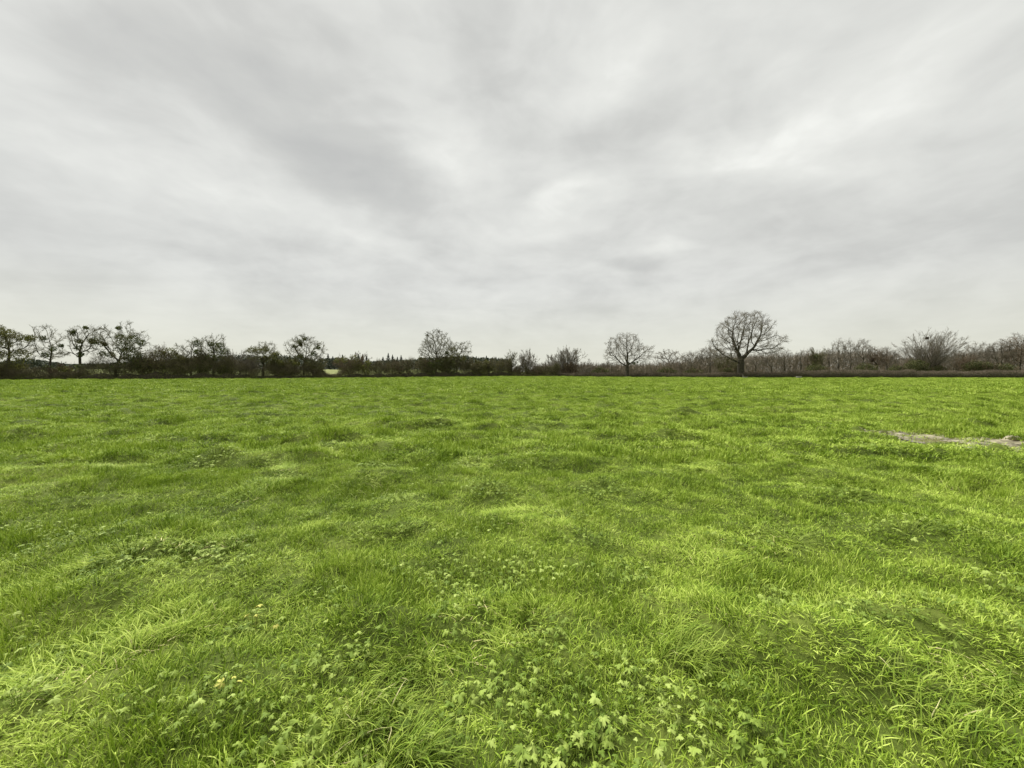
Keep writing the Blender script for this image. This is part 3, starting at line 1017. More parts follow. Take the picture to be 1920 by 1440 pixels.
def make_tree(H, Wd, seed, h0=0.25, limbs=12, r=0.28, per=(8, 6, 5), kind='round', gnarl=0.16, twig=0.012,
              lean=0.0, squash=1.0, stems=1, ratios=(0.5, 0.5, 0.5), low=-0.1):
    """returns trunk Tubes, crown Tubes and limb end points"""
    g = np.random.default_rng(seed)
    tr, cr = Tubes(), Tubes()
    hb = H * h0
    ends = []
    if kind == 'round':
        top = np.array([lean * Wd * 0.4, 0, H * 0.62])
        nt_ = 9
        k = np.linspace(0, 1, nt_)
        tp = np.stack([top[0] * k ** 1.5 + g.normal(0, 0.012 * H, nt_) * k, g.normal(0, 0.012 * H, nt_) * k, top[2] * k], 1)
        trd = r * (1 - 0.72 * k) * (1 + 0.5 * np.exp(-k * 22))
        tr.add(tp[None], trd[None], 10)
        # limbs to points on the crown envelope
        czl = hb * (1 + low)
        cz = (H + czl) / 2; rz = (H - czl) / 2
        S0, D0, tgt = [], [], []
        for i in range(limbs):
            fr = (i + 0.5) / limbs
            el = math.asin(-0.35 + 1.33 * fr) if fr < 1 else 1.5
            a = i * 2.39996 + g.normal(0, 0.25)
            t = np.array([math.cos(el) * math.cos(a) * Wd + lean * Wd * 0.5 * fr,
                          math.cos(el) * math.sin(a) * Wd, cz + math.sin(el) * rz]) * np.array([1, 1, 1])
            rr_ = g.uniform(0.82, 1.0)
            t = np.array([0, 0, cz]) + (t - np.array([0, 0, cz])) * rr_
            hs = h0 + (0.62 - h0) * min(1, fr * 0.95)
            kk = hs / 0.62
            st = np.array([np.interp(kk, k, tp[:, 0]), np.interp(kk, k, tp[:, 1]), kk * top[2]])
            S0.append(st); tgt.append(t)
        S0 = np.array(S0); tgt = np.array(tgt)
        n1 = 8
        kk = np.linspace(0, 1, n1)[None, :, None]
        vec = tgt - S0
        ctrl = S0 + vec * 0.5 + np.array([0, 0, 1]) * (-0.06 * np.linalg.norm(vec[:, :2], axis=1))[:, None] * g.uniform(-0.6, 1.6, (limbs, 1))
        P1 = (1 - kk) ** 2 * S0[:, None] + 2 * kk * (1 - kk) * ctrl[:, None] + kk ** 2 * tgt[:, None]
        P1[:, 1:-1] += g.normal(0, gnarl * 0.12, P1[:, 1:-1].shape) * np.linalg.norm(vec, axis=1)[:, None, None]
        L1 = np.linalg.norm(vec, axis=1)
        r1 = r * 0.44 * (0.6 + 0.6 * L1 / L1.max()) * (1.1 - 0.5 * np.linspace(0, 1, limbs))
        R1 = taper(r1, n1, 0.16)
        cr.add(P1, R1, 5)
        trop = 0.05
    else:   # 'fan': many upright stems from the base
        a = g.uniform(0, 6.283, limbs)
        sp = np.sqrt(g.uniform(0, 1, limbs))
        tgt = np.stack([np.cos(a) * sp * Wd + lean * Wd * 0.5, np.sin(a) * sp * Wd,
                        H * (1 - 0.42 * sp ** 2 * squash) * g.uniform(0.86, 1.0, limbs)], 1)
        st = np.stack([np.cos(a) * sp * min(0.4, Wd * 0.12), np.sin(a) * sp * min(0.4, Wd * 0.12), np.full(limbs, -0.1)], 1)
        n1 = 8
        kk = np.linspace(0, 1, n1)[None, :, None]
        ctrl = st + (tgt - st) * np.array([0.30, 0.30, 0.5])
        P1 = (1 - kk) ** 2 * st[:, None] + 2 * kk * (1 - kk) * ctrl[:, None] + kk ** 2 * tgt[:, None]
        P1[:, 1:-1] += g.normal(0, 0.014 * H, P1[:, 1:-1].shape)
        L1 = np.linalg.norm(tgt - st, axis=1)
        R1 = taper(np.full(limbs, r) * g.uniform(0.6, 1, limbs), n1, 0.14)
        nst = max(1, limbs // 3)
        h = 4
        tr.add(P1[:, :h], R1[:, :h], 6)
        cr.add(P1[:, h - 1:], R1[:, h - 1:], 4)
        trop = 0.10
    P2, r2, L2 = children(g, P1, R1, L1, per[0], 0.25, 0.75 if kind == 'round' else 0.5, ratios[0], 0.6, gnarl, trop, 5)
    r2 = np.maximum(r2, twig * 2); R2 = taper(r2, 5, 0.3); cr.add(P2, R2, 4)
    P3, r3, L3 = children(g, P2, R2, L2, per[1], 0.2, 0.75 if kind == 'round' else 0.5, ratios[1], 0.6, gnarl * 1.2, trop, 4)
    r3 = np.clip(r3, twig * 1.2, twig * 3); R3 = taper(r3, 4, 0.4); cr.add(P3, R3, 3)
    if per[2]:
        P4, r4, L4 = children(g, P3, R3, L3, per[2], 0.2, 0.7, ratios[2], 0.7, gnarl, trop, 2)
        r4 = np.full(len(P4), twig); R4 = taper(r4, 2, 0.5); cr.add(P4, R4, 3)
    return tr, cr, P2[:, -1]


def colonise(g, clouds, n_att, trunk_top, trunk_pts, step, kill, infl, up=0.03):
    """grow a branching skeleton through clouds of points (ellipsoids: centre, radii)"""
    vol = np.array([np.prod(c[1]) ** 0.62 for c in clouds]); vol /= vol.sum()
    A = []
    for (c, rd), w in zip(clouds, vol):
        m = int(n_att * w)
        d = norm(g.normal(0, 1, (m, 3))); rr_ = g.uniform(0.08, 1, (m, 1)) ** 0.42
        A.append(np.array(c) + d * rr_ * np.array(rd))
    A = np.vstack(A)
    A = A[A[:, 2] > 0.6]
    N = [tuple(p_) for p_ in trunk_pts]
    par = [-1] + list(range(len(trunk_pts) - 1))
    nodes = np.array(N, float)
    nd = np.full(len(A), 1e9); ni = np.zeros(len(A), int)
    def upd(i0):
        new = nodes[i0:]
        for c0 in range(0, len(new), 400):
            blk = new[c0:c0 + 400]
            dd = ((A[:, None] - blk[None]) ** 2).sum(2)
            j_ = dd.argmin(1); dm = dd[np.arange(len(A)), j_]
            better = dm < nd
            nd[better] = dm[better]; ni[better] = j_[better] + i0 + c0
    upd(0)
    pdir = norm(np.vstack([np.zeros((1, 3)), np.diff(nodes, axis=0)]))
    for it in range(160):
        act = (nd < infl ** 2)
        if not act.any() or len(A) == 0:
            break
        ids = ni[act]
        vec = norm(A[act] - nodes[ids])
        u_, inv_ = np.unique(ids, return_inverse=True)
        sm = np.zeros((len(u_), 3)); np.add.at(sm, inv_.ravel(), vec)
        d = norm(norm(sm) + 0.75 * pdir[u_] + g.normal(0, 0.13, sm.shape) + np.array([0, 0, up]))
        newp = nodes[u_] + d * step
        i0 = len(nodes)
        nodes = np.vstack([nodes, newp]); pdir = np.vstack([pdir, d]); par += list(u_)
        upd(i0)
        keep = nd > kill ** 2
        A = A[keep]; nd = nd[keep]; ni = ni[keep]
    return nodes, np.array(par)


def make_sc_tree(clouds, seed, hbole, r, n_att, step=0.55, kill=0.75, infl=7.0, tipr=0.016, twig=0.012, per=(4, 4), tl=0.9, lean=0.0, expo=2.25, up=0.03):
    g = np.random.default_rng(seed)
    k = int(hbole / step) + 1
    tp = np.stack([np.linspace(0, lean, k) + g.normal(0, .03, k), g.normal(0, .03, k), np.linspace(-0.1, hbole, k)], 1)
    # irregular outline: lumps of twigs standing out of the crown
    extra = []
    for (c, rd) in clouds[:2]:
        for _ in range(9):
            d = norm(g.normal(0, 1, 3)); d[2] = abs(d[2]) * 0.9 - 0.1; d = norm(d)
            f_ = g.uniform(0.12, 0.24)
            extra.append((tuple(np.array(c) + d * np.array(rd) * g.uniform(0.86, 1.04)), tuple(np.array(rd) * f_)))
    clouds = clouds + extra
    nodes, par = colonise(g, clouds, n_att, None, tp, step, kill, infl, up)
    n = len(nodes)
    acc = np.zeros(n); ch = np.zeros(n, int)
    for i_ in range(n - 1, 0, -1):
        if acc[i_] == 0:
            acc[i_] = tipr ** expo
        acc[par[i_]] += acc[i_]; ch[par[i_]] += 1
    acc[0] = max(acc[0], acc[1])
    rad = acc ** (1 / expo)
    sc = r / rad[1]
    rad = tipr + (rad - tipr) * sc if sc < 1 else rad * (1 + (sc - 1) * np.clip(rad / rad[1], 0, 1) ** 0.45)
    # zig-zag for gnarled limbs
    tr, cr = Tubes(), Tubes()
    trd = rad[:k].copy(); trd *= (1 + 0.45 * np.exp(-np.arange(k) * step / 0.45))
    tr.add(tp[None], trd[None], 10)
    i_ = np.arange(k, n)
    seg = np.stack([nodes[par[i_]], nodes[i_]], 1)
    ra = np.minimum(rad[par[i_]], rad[i_] * 1.25); rb = rad[i_]
    big = rb > 0.045
    tr.add(seg[big], np.stack([ra, rb], 1)[big], 6)
    cr.add(seg[~big], np.stack([ra, rb], 1)[~big], 3)
    # fine twigs
    sel = i_[(rad[i_] < tipr * 2.6)]
    P1 = np.stack([nodes[par[sel]], nodes[sel]], 1); R1 = np.full((len(sel), 2), tipr); L1 = np.full(len(sel), tl)
    P2, r2, L2 = children(g, P1, R1, L1, per[0], 0.1, 0.7, 1.0, 0.8, 0.2, 0.06, 3)
    R2 = taper(np.full(len(P2), twig * 1.25), 3, .5); cr.add(P2, R2, 3)
    if per[1]:
        P3, r3, L3 = children(g, P2, R2, L2, per[1], 0.15, 0.7, 0.55, 0.8, 0.2, 0.04, 2)
        cr.add(P3, taper(np.full(len(P3), twig), 2, .5), 3)
    return tr, cr, nodes


def leaf_cloud(g, centers, radii, n, s, flat=0.75):
    """n small leaves per centre, within a soft lumpy ball"""
    Vs = []
    for c, rd in zip(centers, radii):
        d = norm(g.normal(0, 1, (n, 3)))
        rr_ = rd * g.uniform(0.25, 1, (n, 1)) ** 0.6 * (1 + 0.25 * np.sin(d[:, :1] * 5 + c[0]) * np.cos(d[:, 2:3] * 4 + c[1]))
        p = np.asarray(c) + d * rr_ * np.array([1, 1, flat])
        Vs.append(p)
    p = np.vstack(Vs)
    m = len(p)
    a = norm(g.normal(0, 1, (m, 3))); bb = norm(np.cross(a, g.normal(0, 1, (m, 3))))
    ss = s * g.uniform(0.6, 1.4, (m, 1))
    V = np.stack([p - a * ss, p + bb * ss * 0.6, p + a * ss, p - bb * ss * 0.6], 1).reshape(-1, 3)
    F = np.arange(m * 4).reshape(m, 4)
    t = np.repeat(g.uniform(0, 1, m), 4)
    return V, F, t


def place_tree(name, label, cat, u, top_v, w_px, depth=None, mat=None, bark=None, ivy=None, ivy_mat=None, group=None, sc=None, env=None, **kw):
    """u: pixel column; top_v: top; w_px: crown half-width in pixels of the photograph"""
    D = depth if depth else hedge_depth(u) + 1.0
    x, y, ztop = at_depth(u, top_v, D)
    z0 = float(ground_z(np.array([x]), np.array([y]))[0])
    H = ztop - z0
    Wd = w_px / FPX * D
    seed = int(u * 7 + top_v) + (sc or {}).pop('seed_shift', 0)
    k0 = D / FPX
    if sc is not None:
        if env is None:
            low = sc.pop('low_v', top_v + (VH + 8 - top_v) * 0.72)
            env = [(u, (top_v + low) / 2, w_px, (low - top_v) / 2)]
        clouds = [(((eu - u) * k0, 0, (VH - ev) * k0 + CAMH - z0), (ru * k0, min(ru, 60) * k0 * 0.9, rv * k0)) for eu, ev, ru, rv in env]
        tr, cr, ends = make_sc_tree(clouds, seed, **sc)
    else:
        tr, cr, ends = make_tree(H, Wd, seed, **kw)
    root = bpy.data.objects.new(name, None)
    root.location = (x, y, z0)
    root.empty_display_size = 1
    tag(link(root), label, cat, group)
    link(bpy.data.objects.new('trunk', tr.mesh('trunk', bark or M_BARK)), root)
    link(bpy.data.objects.new('crown', cr.mesh('crown', mat or M_TWIG)), root)
    if ivy:
        g = np.random.default_rng(seed + 1)
        cs, rs = [], []
        k = D / FPX
        for (iu, iv, irad) in ivy:          # pixel positions of leafy masses in the crown
            cs.append(((iu - u) * k, g.uniform(-0.3, 0.3) * Wd * 0.5, (VH - iv) * k + CAMH - z0))
            rs.append(irad * k)
        tot = sum(r_ ** 2 for r_ in rs)
        Vs, Fs, ts, off = [], [], [], 0
        for c_, r_ in zip(cs, rs):
            n_ = int(min(2600, 130 + 240 * r_ ** 2))
            V, F, t = leaf_cloud(g, [c_], [r_], n_, 0.11, 0.85)
            Vs.append(V); Fs.append(F + off); ts.append(t); off += len(V)
        me = mesh_np('ivy', np.vstack(Vs), np.vstack(Fs), ivy_mat or M_IVY, False, {'tint': np.concatenate(ts)})
        link(bpy.data.objects.new('ivy', me), root)
    return root


LH = dict(gnarl=0.24, twig=0.017, per=(8, 5, 4), r=0.17, limbs=9, h0=0.3)
# --- overgrown left-hand hedgerow trees
place_tree('hawthorn_tree', 'windswept thorn tree at the far left edge, its leafy crown sloping down to the right', 'tree', 12, 610, 46,
           mat=M_TWIG_O, sc=dict(hbole=1.8, r=0.2, n_att=700, step=0.45, kill=0.6, infl=5, tipr=0.016, twig=0.012, per=(4, 3), tl=0.7), env=[(-5, 632, 34, 20), (35, 636, 30, 9), (20, 655, 40, 14)], ivy=[(5, 620, 13), (20, 628, 12), (36, 634, 10), (50, 634, 8), (8, 645, 10), (-15, 630, 16), (40, 668, 16), (-10, 665, 18)], ivy_mat=M_OLIVE, **LH)
place_tree('hawthorn_tree', 'thin sparse thorn tree with one small dark leaf ball, second from the left edge', 'tree', 90, 611, 26,
           mat=M_TWIG_O, sc=dict(hbole=2.2, r=0.15, n_att=300, step=0.45, kill=0.6, infl=5, tipr=0.016, twig=0.012, per=(4, 3), tl=0.7), env=[(90, 640, 22, 22), (80, 616, 16, 5), (92, 665, 24, 14)], ivy=[(83, 635, 6), (100, 655, 6), (88, 665, 7), (110, 648, 4), (90, 690, 8)], gnarl=0.3, twig=0.018, per=(6, 4, 3), r=0.16, limbs=8, h0=0.35)
place_tree('ivy_clad_tree', 'forked ivy-clad tree with two dark stems, third from the left edge', 'tree', 147, 606, 30,
           mat=M_TWIG_O, sc=dict(hbole=2.2, r=0.2, n_att=600, step=0.45, kill=0.6, infl=5, tipr=0.016, twig=0.012, per=(4, 3), tl=0.7), env=[(135, 640, 10, 26), (158, 638, 22, 30), (175, 622, 16, 12), (120, 662, 14, 6)], ivy=[(148, 640, 6), (147, 652, 7), (150, 665, 6), (135, 625, 5), (150, 690, 10), (165, 615, 4), (140, 622, 4), (150, 702, 12)], gnarl=0.26, twig=0.018, per=(8, 5, 3), r=0.22, limbs=9, h0=0.34)
place_tree('ivy_clad_tree', 'wide straggly tree with long bare top twigs and heavy ivy on its right side', 'tree', 214, 602, 44,
           mat=M_TWIG_O, sc=dict(hbole=2.2, r=0.22, n_att=900, step=0.45, kill=0.6, infl=5, tipr=0.016, twig=0.012, per=(4, 3), tl=0.7), env=[(215, 640, 34, 30), (250, 640, 26, 24), (235, 610, 12, 8), (185, 645, 16, 12), (240, 665, 36, 16)], ivy=[(185, 641, 11), (172, 640, 7), (183, 663, 7), (222, 615, 5), (250, 636, 10), (262, 642, 8), (236, 650, 14), (244, 665, 17), (258, 680, 20), (228, 690, 18), (205, 665, 8), (207, 690, 10), (220, 632, 8)], gnarl=0.28, twig=0.018, per=(9, 5, 4), r=0.2, limbs=12, h0=0.3)
place_tree('hedgerow_bush', 'rounded olive-green bush just right of the straggly ivy-laden tree', 'bush', 308, 650, 26, mat=M_TWIG_B, kind='fan', limbs=14, r=0.05,
           ivy=[(298, 664, 12), (316, 662, 13), (328, 675, 14), (300, 688, 16), (320, 695, 16), (336, 690, 14)], ivy_mat=M_OLIVE, per=(7, 5, 3), twig=0.017)
place_tree('hawthorn_tree', 'bare thorn tree with a green leaf ball on top, left of the dark ivy column', 'tree', 356, 634, 30,
           mat=M_TWIG_O, sc=dict(hbole=1.8, r=0.16, n_att=500, step=0.45, kill=0.6, infl=5, tipr=0.016, twig=0.012, per=(4, 3), tl=0.7), env=[(356, 662, 28, 22), (368, 645, 14, 12)], ivy=[(367, 643, 8), (372, 660, 7), (345, 690, 14), (360, 685, 10), (375, 690, 14)], **LH)
place_tree('ivy_clad_tree', 'dark ivy-covered tree shaped like a column between thinner bare trees', 'tree', 399, 629, 28,
           mat=M_TWIG_O, sc=dict(hbole=2.0, r=0.2, n_att=500, step=0.45, kill=0.6, infl=5, tipr=0.016, twig=0.012, per=(4, 3), tl=0.7), env=[(400, 660, 24, 26), (405, 640, 20, 12)], ivy=[(397, 646, 7), (398, 658, 8), (396, 672, 11), (402, 688, 15), (412, 648, 8), (421, 660, 10), (414, 672, 9), (382, 670, 11), (380, 690, 14), (418, 695, 14)], **LH)
place_tree('bare_shrub', 'pale grey leafless shrub right of the dark ivy column', 'bush', 442, 660, 26, mat=M_TWIG, kind='fan', limbs=18, r=0.045, per=(8, 6, 4), twig=0.014)
place_tree('hawthorn_tree', 'forked thorn tree with an olive leafy crown, left of the black-green bush', 'tree', 493, 645, 32,
           mat=M_TWIG_O, sc=dict(hbole=2.0, r=0.18, n_att=600, step=0.45, kill=0.6, infl=5, tipr=0.016, twig=0.012, per=(4, 3), tl=0.7), env=[(493, 668, 32, 16), (498, 655, 22, 12)], ivy=[(472, 657, 9), (484, 658, 9), (498, 655, 8), (510, 668, 8), (500, 672, 8), (516, 664, 6)], ivy_mat=M_OLIVE, **LH)
place_tree('holly_bush', 'small rounded black-green evergreen bush in the left hedgerow', 'bush', 530, 680, 12, mat=M_TWIG_B, kind='fan', limbs=8, r=0.04,
           ivy=[(530, 690, 11), (530, 700, 12), (524, 696, 8), (537, 697, 9)], ivy_mat=M_DARK, per=(5, 4, 0))
place_tree('hawthorn_tree', 'tall open tree with two dark leaf balls, rising above the left hedgerow', 'tree', 568, 627, 40,
           mat=M_TWIG_O, sc=dict(hbole=2.6, r=0.2, n_att=900, step=0.45, kill=0.6, infl=5, tipr=0.016, twig=0.012, per=(4, 3), tl=0.7), env=[(568, 655, 34, 22), (568, 640, 22, 14), (600, 652, 12, 14), (590, 675, 24, 14)], ivy=[(560, 640, 6), (573, 636, 5), (597, 652, 4), (565, 668, 6), (590, 664, 6), (550, 650, 4)], gnarl=0.22, twig=0.017, per=(9, 6, 4), r=0.2, limbs=11, h0=0.34)
place_tree('bare_shrub', 'dense brown leafless thicket below the tall open tree with two leaf balls', 'bush', 588, 668, 28, mat=M_TWIG_O, kind='fan', limbs=18, r=0.045, per=(8, 6, 4), twig=0.014,
           ivy=[(578, 690, 14), (596, 698, 12)], ivy_mat=M_OLIVE)
place_tree('hedgerow_bush', 'broad olive-green bush with pointed tops right of the gap in the left hedgerow', 'bush', 660, 664, 36, mat=M_TWIG_B, kind='fan', limbs=20, r=0.05,
           ivy=[(634, 676, 9), (645, 675, 9), (662, 673, 10), (668, 685, 13), (684, 692, 13), (650, 694, 14), (690, 680, 7)], ivy_mat=M_OLIVE, per=(8, 6, 4), twig=0.017)
place_tree('hawthorn_tree', 'small dark twisted thorn bush right of the broad olive bush', 'bush', 706, 676, 14, mat=M_TWIG_O, ivy=[(702, 690, 6), (708, 697, 9)], gnarl=0.3, twig=0.018, per=(6, 4, 3), r=0.12, limbs=7, h0=0.3)
place_tree('bare_shrub', 'reddish-brown leafless shrub before the far conifers', 'bush', 732, 676, 24, mat=M_TWIG_B, kind='fan', limbs=16, r=0.04, per=(8, 6, 4), twig=0.015)
place_tree('holly_bush', 'dark round-topped evergreen on a short stem before the reddish shrub', 'bush', 750, 683, 11, mat=M_TWIG_B, r=0.1, limbs=6,
           ivy=[(749, 690, 9), (752, 696, 7)], ivy_mat=M_DARK, per=(4, 3, 0))
place_tree('ivy_clad_tree', 'slim dark ivy-covered stump left of the tall round-crowned tree', 'tree', 765, 671, 6, mat=M_TWIG_B, r=0.14, limbs=5,
           ivy=[(765, 677, 4), (765, 684, 5), (764, 692, 6), (766, 700, 7)], per=(4, 3, 2))
place_tree('hawthorn_tree', 'crooked thin tree with a drooping dark top beside the tall round-crowned tree', 'tree', 783, 668, 12, mat=M_TWIG_O, gnarl=0.35, twig=0.02, r=0.12, limbs=6, per=(5, 4, 3), h0=0.5,
           ivy=[(788, 672, 4), (781, 680, 3)])
place_tree('ash_tree', 'tallest bare tree left of centre with a high round greenish-grey crown', 'tree', 817, 618, 32, mat=M_TWIG_O, sc=dict(hbole=3.4, r=0.26, n_att=2200, step=0.5, kill=0.6, infl=6, tipr=0.017, twig=0.012, per=(4, 4), tl=0.8), env=[(820, 650, 27, 32), (800, 658, 16, 16), (838, 655, 14, 18)], h0=0.3, limbs=14, r=0.28, per=(10, 6, 5), gnarl=0.15, twig=0.018, low=0.1,
           ivy=[(812, 690, 14), (822, 682, 12), (808, 676, 6), (838, 662, 4)])
place_tree('ivy_clad_tree', 'leaning tree with olive ivy masses touching the tallest tree left of centre', 'tree', 856, 639, 27, mat=M_TWIG_O, sc=dict(hbole=3.0, r=0.2, n_att=900, step=0.5, kill=0.7, infl=6, tipr=0.017, twig=0.013, per=(4, 3), tl=0.8), env=[(858, 662, 24, 20), (872, 652, 14, 12)], lean=0.4, h0=0.3, limbs=11, r=0.22, per=(8, 6, 4), gnarl=0.2, twig=0.02,
           ivy=[(850, 656, 7), (855, 667, 9), (866, 672, 9), (846, 672, 8), (838, 682, 12), (852, 685, 10), (836, 698, 12)], ivy_mat=M_OLIVE)
place_tree('bare_shrub', 'rounded grey-brown thicket right of the leaning olive-ivied tree', 'bush', 880, 675, 24, mat=M_TWIG_O, kind='fan', limbs=20, r=0.06, per=(8, 6, 4), twig=0.02)
place_tree('hedgerow_bush', 'dark olive bush between the grey-brown thicket and the paired bare trees', 'bush', 914, 672, 16, mat=M_TWIG_O, kind='fan', limbs=14, r=0.06, per=(7, 5, 3), twig=0.02,
           ivy=[(913, 682, 9), (910, 692, 8), (918, 690, 9)], ivy_mat=M_OLIVE)
place_tree('bare_shrub', 'low rounded bare shrub just left of the paired bare trees', 'bush', 935, 684, 14, mat=M_TWIG, kind='fan', limbs=14, r=0.06, per=(7, 5, 3), twig=0.02, ivy=[(938, 684, 9), (932, 696, 8)], ivy_mat=M_OLIVE)
place_tree('bare_tree', 'bare upright tree with olive tinge, left one of the pair at the far field corner', 'tree', 956, 660, 15, mat=M_TWIG_O, kind='fan', limbs=16, r=0.10, per=(7, 6, 5), twig=0.02, ivy=[(950, 692, 8), (958, 700, 8)], ivy_mat=M_OLIVE)
place_tree('bare_tree', 'grey spreading bare tree, right one of the pair at the far field corner', 'tree', 989, 659, 19, mat=M_TWIG, kind='fan', limbs=20, r=0.10, per=(8, 6, 5), twig=0.019)
place_tree('bare_shrub', 'low brown thicket at the far field corner below the right one of the pair', 'bush', 1008, 692, 24, mat=M_TWIG_B, kind='fan', limbs=24, r=0.05, per=(8, 6, 3), twig=0.022)
place_tree('bare_tree', 'small faint grey tree in the gap right of the far field corner pair', 'tree', 1030, 670, 12, depth=150, mat=M_FARWOOD, kind='fan', limbs=12, r=0.08, per=(6, 5, 4), twig=0.025)
place_tree('bare_tree', 'broad bare tree with darker undergrowth at the near end of the trimmed hedge', 'tree', 1063, 655, 32, depth=118, mat=M_TWIG, kind='fan', limbs=30, r=0.11, per=(8, 6, 5), twig=0.019)
place_tree('bare_shrub', 'dark bushy thicket at the left foot of the broad bare tree', 'bush', 1040, 680, 13, depth=114, mat=M_TWIG_O, kind='fan', limbs=20, r=0.06, per=(8, 6, 4), twig=0.022)
place_tree('bare_shrub', 'dark bushy thicket under the middle of the broad bare tree', 'bush', 1068, 682, 18, depth=114, mat=M_TWIG_B, kind='fan', limbs=22, r=0.06, per=(8, 6, 4), twig=0.022)
for (u, tv, w, mt, lm, lb) in [
    (266, 664, 22, M_TWIG_B, M_IVY, 'dark leafy bush between the straggly ivy-laden tree and the rounded olive bush'),
    (338, 664, 22, M_TWIG_O, M_OLIVE, 'brown-green thicket right of the rounded olive bush'),
    (378, 662, 18, M_TWIG_O, M_IVY, 'dark leafy bush at the left foot of the dark ivy column'),
    (424, 668, 18, M_TWIG_O, M_IVY, 'dark green bush at the right foot of the dark ivy column'),
    (465, 670, 22, M_TWIG, None, 'grey twiggy shrub left of the forked olive-crowned thorn'),
    (518, 668, 18, M_TWIG_O, M_OLIVE, 'olive leafy bush between the forked thorn and the black-green bush'),
    (548, 670, 18, M_TWIG_O, M_OLIVE, 'olive thicket right above the black-green bush'),
    (800, 672, 20, M_TWIG_B, M_IVY, 'dark brown-green bush at the left foot of the tallest tree left of centre'),
    (836, 668, 22, M_TWIG_O, M_IVY, 'dark leafy thicket between the tallest tree and the leaning olive-ivied tree'),
    (897, 674, 20, M_TWIG_O, M_OLIVE, 'olive-brown bush between two thickets right of the leaning ivied tree'),
    (972, 688, 16, M_TWIG_B, None, 'low brown shrub filling the foot of the gap inside the corner pair'),
    (1095, 686, 16, M_TWIG, None, 'low grey shrub at the right foot of the broad bare tree'),
    (20, 678, 30, M_TWIG_O, M_OLIVE, 'olive thicket under the windswept tree at the far left edge'),
    (118, 684, 24, M_TWIG_B, M_OLIVE, 'low brown thicket between the second and third trees from the left'),
]:
    lv = [(u - w * .5, tv + 14, w * .4), (u + w * .45, tv + 13, w * .4), (u, tv + 10, w * .45), (u - w * .1, tv + 26, w * .6), (u + w * .4, tv + 28, w * .5)] if lm else None
    place_tree('hedgerow_bush' if lm else 'bare_shrub', lb, 'bush', u, tv, w, mat=mt, kind='fan', limbs=18, r=0.05, per=(8, 6, 4), twig=0.016, ivy=lv, ivy_mat=lm)
# --- field trees
place_tree('bare_tree', 'large evenly round leafless tree standing in the hedge right of centre', 'tree', 1177, 621, 43, depth=99.5, mat=M_TWIG,
           sc=dict(hbole=3.2, r=0.42, n_att=2000, step=0.5, kill=0.70, infl=6.5, tipr=0.015, twig=0.010, per=(4, 4), tl=1.0),
           env=[(1172, 655, 33, 32), (1206, 664, 18, 19), (1146, 666, 14, 18)], ivy=[(1188, 681, 3.5), (1182, 682, 3), (1195, 679, 2)])
place_tree('bare_tree', 'small low-crowned spreading bare tree between the round tree and the great oak', 'tree', 1256, 656, 32, depth=125, mat=M_TWIG,
           sc=dict(hbole=2.2, r=0.32, n_att=1000, step=0.6, kill=0.9, infl=7, tipr=0.02, twig=0.015, per=(4, 3), tl=0.9),
           env=[(1254, 673, 30, 17)])
place_tree('evergreen_bush', 'dark domed bush behind the hedge under the small spreading tree', 'bush', 1249, 689, 18, depth=106, mat=M_TWIG_B, kind='fan', limbs=14, r=0.05, per=(6, 5, 0), twig=0.02, squash=0.7,
           ivy=[(1237, 697, 7), (1246, 695, 8), (1256, 695, 8), (1264, 698, 6)], ivy_mat=M_HLEAF)
place_tree('oak_tree', 'great solitary leafless oak with a huge domed crown and a long limb to the right', 'tree', 1391, 581, 54, depth=91.5, mat=M_TWIG,
           sc=dict(seed_shift=11, hbole=4.2, r=0.72, n_att=2900, step=0.5, kill=0.70, infl=6.5, tipr=0.016, twig=0.010, per=(4, 4), tl=1.0),
           env=[(1393, 626, 47, 42), (1358, 650, 28, 26), (1440, 654, 30, 13), (1468, 638, 14, 10), (1358, 672, 22, 8), (1412, 604, 30, 20), (1432, 622, 22, 26)])

